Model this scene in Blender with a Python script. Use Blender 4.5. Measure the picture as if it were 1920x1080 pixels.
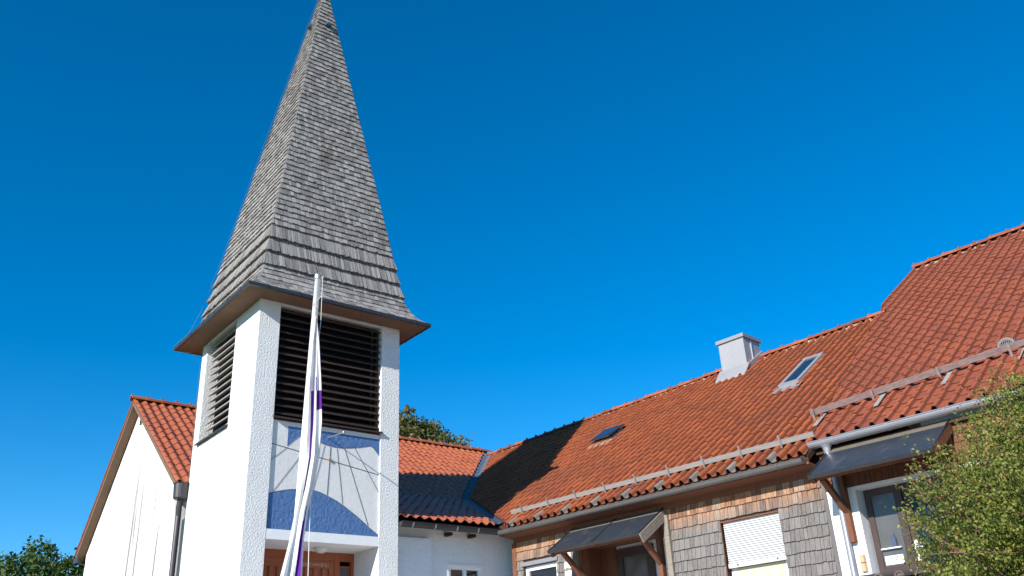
import bpy, bmesh, math, random
import numpy as np
from mathutils import Vector, Matrix
random.seed(7); RNG = np.random.default_rng(11)
for o in list(bpy.data.objects): bpy.data.objects.remove(o)
SC = bpy.context.scene

# ------------------------------------------------------------------ camera, sky, sun, exposure
FPX, PITCH, ROLL = 1672.5, 0.43581, -0.05168
cam = bpy.data.cameras.new('camera'); camo = bpy.data.objects.new('camera', cam); SC.collection.objects.link(camo)
cam.sensor_width = 36.0; cam.lens = 36.0*FPX/1920; cam.clip_end = 5000; cam.clip_start = .05
_f = Vector((0, math.cos(PITCH), math.sin(PITCH))); _u0 = Vector((0, -math.sin(PITCH), math.cos(PITCH))); _r0 = Vector((1, 0, 0))
_r = math.cos(ROLL)*_r0 + math.sin(ROLL)*_u0; _u = -math.sin(ROLL)*_r0 + math.cos(ROLL)*_u0
camo.matrix_world = Matrix(((_r.x, _u.x, -_f.x, 0), (_r.y, _u.y, -_f.y, 0), (_r.z, _u.z, -_f.z, 1.6), (0, 0, 0, 1)))
SC.camera = camo
YT, YW = 0.682997, 0.764993            # plan angles of the church and of the long wing

TRAVEL = Vector((.5927, .8561, -.50)).normalized()     # direction in which sunlight travels
SUN_EL = math.asin(-TRAVEL.z); SUN_AZ = math.atan2(-TRAVEL.x, -TRAVEL.y)
w = bpy.data.worlds.new('World'); SC.world = w; w.use_nodes = True
nt = w.node_tree; nt.nodes.clear()
sky = nt.nodes.new('ShaderNodeTexSky'); sky.sky_type = 'NISHITA'; sky.sun_disc = False
sky.sun_elevation = SUN_EL; sky.sun_rotation = SUN_AZ; sky.altitude = 1800; sky.air_density = 1.05; sky.dust_density = .05; sky.ozone_density = 4.0
hs = nt.nodes.new('ShaderNodeHueSaturation'); hs.inputs['Saturation'].default_value = 1.36; hs.inputs['Hue'].default_value = .4955
bg = nt.nodes.new('ShaderNodeBackground'); bg.inputs[1].default_value = .127; ow = nt.nodes.new('ShaderNodeOutputWorld')
nt.links.new(sky.outputs[0], hs.inputs['Color']); nt.links.new(hs.outputs[0], bg.inputs[0]); nt.links.new(bg.outputs[0], ow.inputs[0])
sl = bpy.data.lights.new('sun', 'SUN'); sl.energy = 5.0; sl.angle = math.radians(.5); sl.color = (1, .945, .86)
so = bpy.data.objects.new('sun', sl); SC.collection.objects.link(so); so.rotation_euler = TRAVEL.to_track_quat('-Z', 'Y').to_euler()
SC.view_settings.view_transform = 'Standard'; SC.view_settings.look = 'None'; SC.view_settings.gamma = 1; SC.view_settings.exposure = .55
SC.render.engine = 'CYCLES'

# ------------------------------------------------------------------ materials
def lin(r, g, b):
    f = lambda c: (c/255/12.92) if c <= 10 else ((c/255+.055)/1.055)**2.4
    return (f(r), f(g), f(b), 1)
def mat(name, a, b=None, rough=.8, metal=0, tint=0, tintcols=None, noise=(6, .5), stretch=(1, 1, 1), bump=None, spec=.3, stains=None, specks=None, trans=0, grad=None):
    """a, b: base colours mixed by noise; tintcols: colour of each face from its 'tint' attribute."""
    m = bpy.data.materials.new(name); m.use_nodes = True; n = m.node_tree.nodes; l = m.node_tree.links
    p = n['Principled BSDF']; p.inputs['Roughness'].default_value = rough; p.inputs['Metallic'].default_value = metal
    p.inputs['Specular IOR Level'].default_value = spec
    tc = n.new('ShaderNodeTexCoord'); mp = n.new('ShaderNodeMapping'); mp.inputs['Scale'].default_value = stretch
    l.new(tc.outputs['Object'], mp.inputs[0])
    def ramp(fac, cols, pos=None):
        r = n.new('ShaderNodeValToRGB'); e = r.color_ramp.elements
        while len(e) < len(cols): e.new(.5)
        for i, c in enumerate(cols): e[i].position = pos[i] if pos else i/(len(cols)-1); e[i].color = tuple(c[:3])+(1,)
        l.new(fac, r.inputs[0]); return r.outputs[0]
    def mix(f, c1, c2, mode='MIX'):
        x = n.new('ShaderNodeMix'); x.data_type = 'RGBA'; x.blend_type = mode
        if isinstance(f, (int, float)): x.inputs[0].default_value = f
        else: l.new(f, x.inputs[0])
        for s, c in ((6, c1), (7, c2)):
            if isinstance(c, tuple): x.inputs[s].default_value = tuple(c[:3])+(1,)
            else: l.new(c, x.inputs[s])
        return x.outputs[2]
    nz = n.new('ShaderNodeTexNoise'); nz.inputs['Scale'].default_value = noise[0]; nz.inputs['Detail'].default_value = 6; nz.inputs['Roughness'].default_value = .65
    l.new(mp.outputs[0], nz.inputs[0])
    col = ramp(nz.outputs['Fac'], [a, b if b else a], [.5-noise[1]*.4, .5+noise[1]*.4]) if b else tuple(a[:3])
    if tintcols:
        at = n.new('ShaderNodeAttribute'); at.attribute_name = 'tint'
        tcol = ramp(at.outputs['Fac'], tintcols)
        col = mix(.45, tcol, col) if b else tcol
    elif tint:
        at = n.new('ShaderNodeAttribute'); at.attribute_name = 'tint'
        g = ramp(at.outputs['Fac'], [(1-tint,)*3, (1+tint*.3,)*3]); col = mix(1.0, col, g, 'MULTIPLY')
    if stains:     # (colour, scale vector, threshold, strength)
        m2 = n.new('ShaderNodeMapping'); m2.inputs['Scale'].default_value = stains[1]; l.new(tc.outputs['Object'], m2.inputs[0])
        n2 = n.new('ShaderNodeTexNoise'); n2.inputs['Scale'].default_value = 1; n2.inputs['Detail'].default_value = 5; l.new(m2.outputs[0], n2.inputs[0])
        f = ramp(n2.outputs['Fac'], [(0, 0, 0), (stains[3],)*3], [stains[2], stains[2]+.12]); col = mix(f, col, stains[0])
    if specks:     # (colour, scale, threshold)
        n3 = n.new('ShaderNodeTexNoise'); n3.inputs['Scale'].default_value = specks[1]; n3.inputs['Detail'].default_value = 3; l.new(tc.outputs['Object'], n3.inputs[0])
        f = ramp(n3.outputs['Fac'], [(0, 0, 0), (.8,)*3], [specks[2], specks[2]+.05]); col = mix(f, col, specks[0])
    if grad:       # (colour stops, z0, z1): fresh wood where the eaves keep the rain off
        at2 = n.new('ShaderNodeAttribute'); at2.attribute_name = 'tint'; fc = ramp(at2.outputs['Fac'], grad[0])
        sx = n.new('ShaderNodeSeparateXYZ'); l.new(tc.outputs['Object'], sx.inputs[0]); mr = n.new('ShaderNodeMapRange'); mr.inputs[1].default_value = grad[1]; mr.inputs[2].default_value = grad[2]
        ad = n.new('ShaderNodeMath'); ad.operation = 'MULTIPLY_ADD'; l.new(nz.outputs['Fac'], ad.inputs[0]); ad.inputs[1].default_value = .55; l.new(sx.outputs['Z'], ad.inputs[2])
        ad2 = n.new('ShaderNodeMath'); ad2.operation = 'MULTIPLY_ADD'; l.new(at2.outputs['Fac'], ad2.inputs[0]); ad2.inputs[1].default_value = .14; l.new(ad.outputs[0], ad2.inputs[2])
        l.new(ad2.outputs[0], mr.inputs[0]); fd = ramp(nz.outputs['Fac'], [(1.25,)*3, (.45,)*3], [.3, .7]); fc = mix(1.0, fc, fd, 'MULTIPLY'); col = mix(mr.outputs[0], col, fc)
    if isinstance(col, tuple): p.inputs['Base Color'].default_value = col[:3]+(1,)
    else: l.new(col, p.inputs['Base Color'])
    if bump:       # (scale, strength, distance)
        bn = n.new('ShaderNodeTexNoise'); bn.inputs['Scale'].default_value = bump[0]; bn.inputs['Detail'].default_value = 5; bn.inputs['Roughness'].default_value = .6
        l.new(mp.outputs[0], bn.inputs[0]); bp = n.new('ShaderNodeBump'); bp.inputs['Strength'].default_value = bump[1]; bp.inputs['Distance'].default_value = bump[2]
        l.new(bn.outputs['Fac'], bp.inputs['Height']); l.new(bp.outputs[0], p.inputs['Normal'])
    if trans:
        tr = n.new('ShaderNodeBsdfTranslucent'); mx = n.new('ShaderNodeMixShader'); mx.inputs[0].default_value = trans
        if isinstance(col, tuple): tr.inputs[0].default_value = col[:3]+(1,)
        else: l.new(col, tr.inputs[0])
        l.new(p.outputs[0], mx.inputs[1]); l.new(tr.outputs[0], mx.inputs[2]); l.new(mx.outputs[0], n['Material Output'].inputs[0])
    return m
M = {}
M['stucco'] = mat('white_roughcast', (.80, .80, .79), (.72, .72, .71), .95, noise=(2.5, .6), bump=(30, 1.0, .032), stains=((.60, .58, .55), (1.5, 1.5, .25), .55, .5), spec=.1)
M['stucco_smooth'] = mat('white_smooth_plaster', (.80, .80, .80), (.74, .74, .74), .95, noise=(3, .6), bump=(9, .5, .012), spec=.1)
M['stucco_gable'] = mat('white_gable_plaster', (.82, .82, .81), (.76, .76, .75), .95, noise=(2, .6), bump=(14, .5, .01), spec=.1, stains=((.16, .155, .14), (1, 3.2, .16), .565, .9))
M['stucco_shade'] = mat('pale_grey_plaster', (.80, .80, .80), (.72, .72, .72), .95, noise=(2.2, .8), bump=(12, .9, .025), spec=.1)
M['panel_white'] = mat('sundial_white_paint', (.74, .73, .71), (.66, .65, .64), .9, noise=(3, .7), bump=(11, .5, .012), spec=.1)
M['panel_blue'] = mat('sundial_blue_paint', (.075, .155, .33), (.10, .195, .39), .95, noise=(14, .8), bump=(15, 1.0, .03), spec=.15)
M['line'] = mat('dark_line_paint', (.03, .035, .05), rough=.7)
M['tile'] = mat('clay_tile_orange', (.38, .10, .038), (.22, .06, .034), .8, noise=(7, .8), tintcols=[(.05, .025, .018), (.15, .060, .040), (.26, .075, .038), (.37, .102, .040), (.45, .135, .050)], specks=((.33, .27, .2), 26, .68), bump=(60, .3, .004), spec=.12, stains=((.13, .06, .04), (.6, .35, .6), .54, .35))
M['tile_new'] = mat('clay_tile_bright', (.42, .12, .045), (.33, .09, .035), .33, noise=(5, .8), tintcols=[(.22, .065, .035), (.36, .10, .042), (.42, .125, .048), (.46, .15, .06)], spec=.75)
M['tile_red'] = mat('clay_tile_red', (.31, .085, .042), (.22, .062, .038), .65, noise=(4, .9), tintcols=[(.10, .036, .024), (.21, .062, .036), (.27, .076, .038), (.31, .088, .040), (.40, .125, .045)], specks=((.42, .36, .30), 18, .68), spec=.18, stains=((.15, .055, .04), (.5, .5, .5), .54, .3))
M['mortar'] = mat('ridge_mortar', (.42, .36, .30), (.26, .13, .08), .95, noise=(12, .5), bump=(40, .8, .02))
M['shake'] = mat('weathered_shake', (.42, .395, .37), (.19, .175, .165), .9, noise=(5, .7), stretch=(8, 8, .7), tintcols=[(.11, .105, .10), (.23, .22, .21), (.34, .325, .31), (.50, .48, .455)], bump=(16, 1.0, .02), spec=.15, stains=((.11, .075, .05), (2.2, 2.2, .35), .62, .75))
M['shake_core'] = mat('spire_sheathing', (.05, .04, .035), rough=.9)
M['shingle'] = mat('grey_wall_shingle', (.34, .32, .31), (.09, .08, .075), .9, noise=(5, .6), stretch=(9, 9, .8), tintcols=[(.13, .12, .112), (.175, .16, .15), (.21, .195, .185), (.25, .235, .225)], bump=(16, 1.0, .02), spec=.15, grad=([(.22, .11, .065), (.40, .19, .10), (.50, .27, .15), (.44, .33, .25)], 2.38, 2.80))
M['shingle_new'] = mat('fresh_wall_shingle', (.55, .27, .14), (.13, .07, .05), .85, noise=(5, .6), stretch=(9, 9, .9), tintcols=[(.17, .09, .06), (.34, .15, .08), (.46, .23, .12), (.44, .34, .27)], bump=(16, 1.0, .018), spec=.2)
M['wood_dark'] = mat('dark_brown_wood', (.075, .035, .022), (.045, .024, .018), .75, noise=(4, .8), stretch=(6, 6, .8), bump=(12, .5, .006))
M['wood_door'] = mat('red_brown_door_wood', (.36, .10, .038), (.24, .062, .026), .5, noise=(4, .9), stretch=(7, 7, .6), bump=(10, .4, .004), spec=.4)
M['wood_soffit'] = mat('tan_soffit_boards', (.21, .125, .08), (.15, .09, .06), .8, noise=(4, .8), bump=(8, .4, .006))
M['louver_lit'] = mat('sunlit_slat_wood', (.33, .315, .30), (.22, .20, .19), .85, noise=(5, .8), stretch=(3, 1, 6), bump=(18, .5, .006))  # same slat wood, sunlight on the left louvre put into a lighter colour
M['plank'] = mat('bleached_guard_plank', (.33, .31, .30), (.20, .19, .18), .85, noise=(5, .8), stretch=(6, .7, 6), bump=(14, .5, .006))
M['guard_red'] = mat('worn_red_brown_guard', (.15, .09, .085), (.27, .21, .20), .8, noise=(7, .6), stretch=(4, 1, 4), bump=(14, .6, .006))
M['wood_grey'] = mat('weathered_grey_wood', (.33, .30, .26), (.16, .12, .09), .9, noise=(5, .8), stretch=(2, 2, 5), bump=(16, .9, .01))
M['wood_brown'] = mat('brown_timber', (.22, .085, .04), (.11, .045, .028), .75, noise=(4, .8), stretch=(5, 5, 1), bump=(12, .5, .006))
M['louver'] = mat('shaded_slat_wood', (.075, .048, .04), (.038, .024, .02), .5, noise=(5, .8), stretch=(1, 1, 9), tint=.3, bump=(18, .5, .006))  # darker copy of the slat wood, front shade put into the colour
M['metal_dark'] = mat('dark_gutter_metal', (.085, .082, .085), (.06, .058, .062), .45, metal=.6, noise=(3, .7))
M['metal_brown'] = mat('aged_gutter_metal', (.20, .185, .175), (.14, .13, .125), .5, metal=.5, noise=(3, .8))
M['zinc'] = mat('light_zinc', (.40, .40, .43), (.33, .33, .36), .42, metal=.5, noise=(3, .7))
M['zinc_bright'] = mat('bright_sheet_metal', (.44, .44, .45), (.37, .37, .38), .42, metal=.4, noise=(2, .7))
M['steel'] = mat('galvanised_steel', (.42, .42, .42), rough=.4, metal=.7)
M['valley'] = mat('valley_sheet_metal', (.10, .15, .21), (.07, .105, .15), .4, metal=.5, noise=(4, .7))
M['bitumen'] = mat('dark_canopy_sheet', (.035, .045, .060), (.020, .026, .036), .38, noise=(3, .9), stretch=(1, 1, 1), bump=(5, .3, .01), spec=.5, stains=((.10, .10, .10), (5, 5, .6), .58, .3))
M['bitumen_tan'] = mat('tan_canopy_strip', (.17, .15, .12), (.12, .105, .085), .8, noise=(6, .8))
M['white_frame'] = mat('white_window_frame', (.80, .80, .80), rough=.45)
M['shutter'] = mat('white_roller_shutter', (.60, .61, .61), rough=.5)
M['blind'] = mat('cream_roller_blind', (.62, .60, .42), rough=.6)
M['door_frame'] = mat('dark_brown_door_frame', (.075, .05, .047), (.055, .037, .035), .5, noise=(4, .6))
M['glass'] = mat('dark_glass', (.015, .02, .028), rough=.06, spec=.9)
M['glass_mesh'] = mat('netted_glass', (.010, .022, .034), (.006, .014, .022), .15, noise=(40, .5), spec=.3)
M['glass_grey'] = mat('grey_curtained_glass', (.12, .118, .112), (.07, .07, .068), .2, noise=(3, .9), spec=.6)
M['frosted'] = mat('frosted_lamp_glass', (.62, .62, .58), rough=.3)
M['pole'] = mat('white_painted_pole', (.80, .80, .80), rough=.3, spec=.5)
M['flag_white'] = mat('white_flag_cloth', (.80, .80, .80), (.72, .72, .73), .85, noise=(3, .7), trans=.25)
M['flag_purple'] = mat('purple_flag_cloth', (.13, .02, .30), (.10, .015, .24), .8, noise=(4, .6), trans=.2)
M['wire'] = mat('dull_wire', (.10, .10, .10), rough=.6, metal=.3)
M['rope'] = mat('white_rope', (.70, .70, .68), rough=.8)
M['chalk'] = mat('faint_chalk', (.52, .38, .32), rough=.9)
M['chalk_dark'] = mat('faint_chalk_on_dark', (.16, .14, .15), rough=.9)
M['brass'] = mat('brass_disc', (.55, .33, .08), rough=.4, metal=.6)
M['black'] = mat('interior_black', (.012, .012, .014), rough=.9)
M['bark'] = mat('bark', (.12, .085, .06), (.07, .05, .035), .9, noise=(10, .8), bump=(20, .8, .02))
M['twig'] = mat('reddish_twig', (.20, .10, .065), (.13, .065, .045), .8)
M['leaf_bush'] = mat('bush_leaf', (.10, .15, .03), rough=.55, tintcols=[(.03, .055, .012), (.10, .14, .024), (.23, .26, .045), (.36, .26, .09)], trans=.3, spec=.3)
M['leaf_tree'] = mat('autumn_tree_leaf', (.10, .11, .03), rough=.6, tintcols=[(.04, .06, .018), (.09, .115, .028), (.18, .16, .05), (.24, .13, .06)], trans=.3, spec=.25)
M['leaf_green'] = mat('green_tree_leaf', (.06, .12, .03), rough=.6, tintcols=[(.035, .07, .02), (.075, .13, .03), (.16, .22, .045)], trans=.3, spec=.25)
M['grass'] = mat('lawn', (.07, .11, .03), (.10, .12, .045), .95, noise=(3, .9), bump=(30, .8, .03))
M['paving'] = mat('light_paving', (.58, .56, .52), (.50, .48, .45), .95, noise=(2, .9), bump=(12, .5, .01))  # pale so the unseen paving bounces more fill light
M['coping'] = mat('dark_coping_tile', (.13, .10, .09), (.08, .062, .058), .7, noise=(9, .8), bump=(20, .5, .006))
M['terracotta'] = mat('terracotta_lamp', (.55, .35, .22), rough=.7)
M['blue_bottle'] = mat('blue_bottle', (.07, .10, .20), rough=.3)
M['tile_grey'] = mat('grey_underlay_tile', (.27, .24, .21), (.18, .15, .13), .85, noise=(9, .8), tint=.3)

# ------------------------------------------------------------------ mesh builder and frames
class Frame:
    def __init__(s, ang): s.a = ang; s.c, s.s = math.cos(ang), math.sin(ang)
    def world(s, p): return Vector((p[0]*s.c-p[1]*s.s, p[0]*s.s+p[1]*s.c, p[2]))
FT, FW, F0 = Frame(YT), Frame(YW), Frame(0)
class MB:
    def __init__(s): s.v = []; s.f = []; s.t = []; s.m = []
    def poly(s, pts, tint=.5, mi=0):
        b = len(s.v); s.v += [tuple(p) for p in pts]; s.f.append(tuple(range(b, b+len(pts)))); s.t.append(tint); s.m.append(mi)
    def hexa(s, c, tint=.5, mi=0):      # 8 corners, bottom loop then top loop
        b = len(s.v); s.v += [tuple(p) for p in c]
        for q in ((3, 2, 1, 0), (4, 5, 6, 7), (0, 1, 5, 4), (1, 2, 6, 5), (2, 3, 7, 6), (3, 0, 4, 7)):
            s.f.append(tuple(b+i for i in q)); s.t.append(tint); s.m.append(mi)
    def box(s, x0, x1, y0, y1, z0, z1, tint=.5, mi=0):
        s.hexa([(x0, y0, z0), (x1, y0, z0), (x1, y1, z0), (x0, y1, z0), (x0, y0, z1), (x1, y0, z1), (x1, y1, z1), (x0, y1, z1)], tint, mi)
    def prism(s, pts, d, tint=.5, mi=0):       # polygon pts extruded by vector d
        b = len(s.v); n = len(pts); s.v += [tuple(p) for p in pts]+[tuple(Vector(p)+Vector(d)) for p in pts]
        s.f.append(tuple(b+i for i in reversed(range(n)))); s.f.append(tuple(b+n+i for i in range(n))); s.t += [tint]*2; s.m += [mi]*2
        for i in range(n): j = (i+1) % n; s.f.append((b+i, b+j, b+n+j, b+n+i)); s.t.append(tint); s.m.append(mi)
    def bar(s, p, q, wd, th, up=(0, 0, 1), tint=.5, mi=0):   # rectangular bar from p to q
        p, q = Vector(p), Vector(q); d = (q-p).normalized(); a = d.cross(Vector(up)).normalized()*wd/2; b = a.cross(d).normalized()*th/2
        s.hexa([p-a-b, p+a-b, q+a-b, q-a-b, p-a+b, p+a+b, q+a+b, q-a+b], tint, mi)
    def tube(s, pts, r, n=10, tint=.5, mi=0, cap=True):
        pts = [Vector(p) for p in pts]; rr = r if isinstance(r, (list, tuple)) else [r]*len(pts); b = len(s.v)
        for i, p in enumerate(pts):
            d = (pts[min(i+1, len(pts)-1)]-pts[max(i-1, 0)]).normalized()
            a = d.cross(Vector((0, 0, 1)) if abs(d.z) < .95 else Vector((1, 0, 0))).normalized(); c = d.cross(a)
            for k in range(n): t = 2*math.pi*k/n; s.v.append(tuple(p+(a*math.cos(t)+c*math.sin(t))*rr[i]))
        for i in range(len(pts)-1):
            for k in range(n): k2 = (k+1) % n; s.f.append((b+i*n+k, b+i*n+k2, b+(i+1)*n+k2, b+(i+1)*n+k)); s.t.append(tint); s.m.append(mi)
        if cap:
            s.f.append(tuple(b+k for k in range(n))); e = b+(len(pts)-1)*n; s.f.append(tuple(e+k for k in reversed(range(n)))); s.t += [tint]*2; s.m += [mi]*2
    def build(s, name, material, parent=None, frame=None, origin=None, smooth=False, clips=()):
        fr = frame or (parent and parent.get('_f')) ; org = Vector(parent['_o']) if parent is not None and '_o' in parent else Vector(origin or (0, 0, 0))
        me = bpy.data.meshes.new(name); V = [tuple(Vector(p)-org) for p in s.v]
        me.from_pydata(V, [], s.f); mats = material if isinstance(material, (list, tuple)) else [material]
        for m_ in mats: me.materials.append(m_)
        at = me.attributes.new('tint', 'FLOAT', 'FACE'); at.data.foreach_set('value', s.t)
        if len(mats) > 1: me.polygons.foreach_set('material_index', s.m)
        if smooth: me.polygons.foreach_set('use_smooth', [True]*len(s.f))
        bm = bmesh.new(); bm.from_mesh(me)
        for (pc, pn) in clips:
            bmesh.ops.bisect_plane(bm, geom=bm.verts[:]+bm.edges[:]+bm.faces[:], plane_co=Vector(pc)-org, plane_no=Vector(pn), clear_outer=True)
        if not smooth or True: pass
        bm.to_mesh(me); bm.free()
        o = bpy.data.objects.new(name, me); SC.collection.objects.link(o)
        if parent is not None: o.parent = parent; o['_o'] = list(org)
        return o
def tag(o, label, cat, group=None):
    o['label'] = label; o['category'] = cat
    if group: o['group'] = group
    return o
def thing(name, label, cat, frame, org, group=None):
    o = bpy.data.objects.new(name, None); SC.collection.objects.link(o); o.empty_display_size = .3
    o.location = frame.world(org); o.rotation_euler = (0, 0, frame.a); o['_o'] = list(org)
    return tag(o, label, cat, group)
def sub(parent): return parent        # parts carry the same local origin as their thing
U = random.uniform

# ------------------------------------------------------------------ roof tiles, shingles, gutters
PROF_ROLL = [(0, -.15, -1), (.03, .45, 1), (.12, .95, 1), (.23, 1.0, 1), (.33, .85, 1), (.38, .45, -1), (.47, -.2, 0), (.66, -.28, 0), (.88, -.24, 0), (1, -.15, 0)]
PROF_WAVE = [(i/9, .5+.5*math.cos((i/9-.28)*2*math.pi), .65+.35*math.cos((i/9-.28)*2*math.pi)) for i in range(10)]
PROF_FLAT = [(0, -.05, .5), (.05, .6, 1), (.12, 1.0, 1), (.22, 1.0, 1), (.29, .8, -1), (.37, -.05, .55), (.60, -.06, .5), (.85, -.02, .55), (1, -.05, .4)]
def tiles(mb, O, ds, du, nrm, s0, s1, umax, cw, rl, roll=.045, jit=.006, skip=None, greys=None, off=.0, prof=PROF_ROLL):
    """pantiles on the plane through O spanned by ds (along the eave) and du (up the slope)"""
    O, ds, du, nrm = map(Vector, (O, ds, du, nrm)); nc = int(round((s1-s0)/cw)); cw = (s1-s0)/nc
    for c in range(nc):
        sa = s0+c*cw; um = umax(sa+cw/2) if callable(umax) else umax; nr = int(math.ceil(um/rl))
        for r in range(nr):
            u0 = r*rl-.03; u1 = min((r+1)*rl+.02, um)
            if u1-u0 < .05: continue
            if skip and skip(sa+cw/2, u0+rl/2): continue
            t = random.random()*.75+.12+.12*math.sin(c*.7+r*.9); j0 = off+.024+U(-jit, jit); j1 = off+.004+U(-jit, jit)*.5; sk = U(-.006, .006)
            mi = 1 if greys and greys(c, r) else 0
            lo = []; hi = []; lb = []
            for (x, h, _) in prof:
                lo.append(O+ds*(sa+x*cw*1.01+sk)+du*(u0+.012*math.sin(x*6.28))+nrm*(j0+h*roll)); hi.append(O+ds*(sa+x*cw*1.01+sk*.4)+du*u1+nrm*(j1+h*roll))
                lb.append(lo[-1]-nrm*.015+du*.004)
            for k in range(len(prof)-1):
                pv = prof[k][2]; tt = .0 if pv < 0 else (.38+.62*t) if pv >= .99 else .12+t*(.22+.6*pv)  # negative: steep joint face painted darkest, standing for shade in the gap
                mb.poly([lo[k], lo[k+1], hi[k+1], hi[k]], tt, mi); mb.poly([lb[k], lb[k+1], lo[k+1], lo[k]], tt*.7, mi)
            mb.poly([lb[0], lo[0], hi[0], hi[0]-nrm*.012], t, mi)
def ridge_tiles(mb, p, q, r=.11, ln=.38, sag=0):
    p, q = Vector(p), Vector(q); L = (q-p).length; n = int(L/ln); d = (q-p)/n
    dn = d.normalized(); a = dn.cross(Vector((0, 0, 1))).normalized()
    for i in range(n):
        A = p+d*i-dn*.03; B = p+d*(i+1)+dn*.02; t = random.random(); dz = U(-.008, .008)
        for k in range(7):
            t0, t1 = math.pi*k/7, math.pi*(k+1)/7
            f = lambda c, th, rr: c+a*math.cos(th)*rr+Vector((0, 0, 1))*(math.sin(th)*rr*.8+dz)
            mb.poly([f(A, t0, r*1.16), f(A, t1, r*1.16), f(B, t1, r), f(B, t0, r)], t)
            mb.poly([f(A, t0, r*.9), f(A, t1, r*.9), f(A, t1, r*1.16), f(A, t0, r*1.16)], t*.7)
        mb.hexa([A+a*.02*s1+Vector((0, 0, z))+dn*x for z in (r*.9, r*.9+.045) for (s1, x) in ((-1, 0), (1, 0), (1, .05), (-1, .05))], t*.6)
def shingle_row(mb, P, a0, a1, z0, z1, h0, h1, th, wd, lim0=None, lim1=None, jit=.012, skip=None):
    """one row; P(a, h, z) -> point; lower edge z0/h0, upper edge z1/h1, thickness th outward at the butt"""
    a = a0+U(-.5, 0)*wd
    while a < a1:
        w_ = wd*U(.55, 1.4); b = min(a+w_, a1); aa = max(a, a0)
        if b-aa > .012 and not (skip and skip((aa+b)/2, (z0+z1)/2)):
            g = .004; t = random.random(); dz = U(-jit, jit); dt = U(0, .35)*th
            l0 = max(aa+g, a0); l1 = b-g; u0_, u1_ = l0, l1
            if lim1 is not None: u0_, u1_ = max(l0, -lim1), min(l1, lim1); 
            if u1_ < u0_+.002: u0_ = u1_ = max(min((l0+l1)/2, lim1), -lim1); u1_ += .003
            o0 = h0+th+dt
            A, B = P(l0, o0, z0+dz), P(l1, o0, z0+dz); C, D = P(u1_, h1+.003, z1), P(u0_, h1+.003, z1); E, G = P(l0, h0-.01, z0+dz), P(l1, h0-.01, z0+dz)
            mb.poly([A, B, C, D], t); mb.poly([E, G, B, A], t*.7); mb.poly([E, A, D], t*.8); mb.poly([B, G, C], t*.8)
        a = b
def gutter(name, p, q, r, material, parent, brackets=.9, bm_=None, down=Vector((0, 0, -1))):
    p, q = Vector(p), Vector(q); d = (q-p).normalized(); a = d.cross(Vector((0, 0, 1))).normalized(); mb = MB(); n = 10
    f = lambda c, t, rr: c+a*math.cos(t)*rr-Vector((0, 0, 1))*math.sin(t)*rr
    for k in range(n):
        t0, t1 = math.pi*k/n, math.pi*(k+1)/n
        mb.poly([f(p, t0, r), f(q, t0, r), f(q, t1, r), f(p, t1, r)]); mb.poly([f(p, t0, r-.006), f(p, t1, r-.006), f(q, t1, r-.006), f(q, t0, r-.006)])
    for e in (p, q): mb.poly([f(e, math.pi*k/n, r) for k in range(n+1)])
    for sgn in (0, math.pi): mb.tube([f(p, sgn, r), f(q, sgn, r)], .011, 6)
    g = mb.build(name, material, parent)
    L = (q-p).length; nb = max(1, int(L/brackets))
    for i in range(nb):
        mb = MB()
        c = p+d*(L*(i+.5)/nb)
        for k in range(n):
            t0, t1 = math.pi*k/n, math.pi*(k+1)/n
            mb.hexa([f(c-d*.014, t0, r), f(c-d*.014, t1, r), f(c+d*.014, t1, r), f(c+d*.014, t0, r), f(c-d*.014, t0, r+.008), f(c-d*.014, t1, r+.008), f(c+d*.014, t1, r+.008), f(c+d*.014, t0, r+.008)])
        mb.build('bracket', bm_ or material, g)
    return g
def text_mesh(name, body, size, material, parent, pos, frame_x, frame_z, th=.002):
    cu = bpy.data.curves.new('lettering', 'FONT'); cu.body = body; cu.size = size; cu.extrude = th; cu.space_character = .95
    to = bpy.data.objects.new('lettering', cu); SC.collection.objects.link(to); bpy.context.view_layer.update()
    me = bpy.data.meshes.new_from_object(to.evaluated_get(bpy.context.evaluated_depsgraph_get())); bpy.data.objects.remove(to)
    X, Z = Vector(frame_x), Vector(frame_z); N = X.cross(Z); org = Vector(parent['_o'])
    for v in me.vertices: c = v.co.copy(); v.co = Vector(pos)+X*c.x+Z*c.y+N*c.z-org
    me.materials.clear(); me.materials.append(material); me.name = name
    o = bpy.data.objects.new(name, me); SC.collection.objects.link(o); o.parent = parent; return o
def window_frame(parent, name, P, y0, y1, z0, z1, bars, fr_m, gl_m, wd=.06, dep=.06, rails=()):
    """P(a, out, z) -> point; a frame with vertical bars at the given a positions, and its pane"""
    mb = MB()
    def bx(a0, a1, b0, b1, o0=0, o1=dep): mb.hexa([P(a, o, z) for z in (b0, b1) for (a, o) in ((a0, o0), (a1, o0), (a1, o1), (a0, o1))])
    bx(y0, y0+wd, z0, z1); bx(y1-wd, y1, z0, z1); bx(y0+wd, y1-wd, z1-wd, z1); bx(y0+wd, y1-wd, z0, z0+wd)
    for b in bars: bx(b-wd*.6, b+wd*.6, z0+wd, z1-wd, 0, dep+.008)
    for z in rails: bx(y0+wd, y1-wd, z-wd*.4, z+wd*.4, .004, dep-.004)
    f = mb.build(name, fr_m, parent); mb = MB(); mb.hexa([P(a, o, z) for z in (z0+.01, z1-.01) for (a, o) in ((y0+.01, .012), (y1-.01, .012), (y1-.01, .022), (y0+.01, .022))])
    mb.build('pane', gl_m, f); return f

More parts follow.
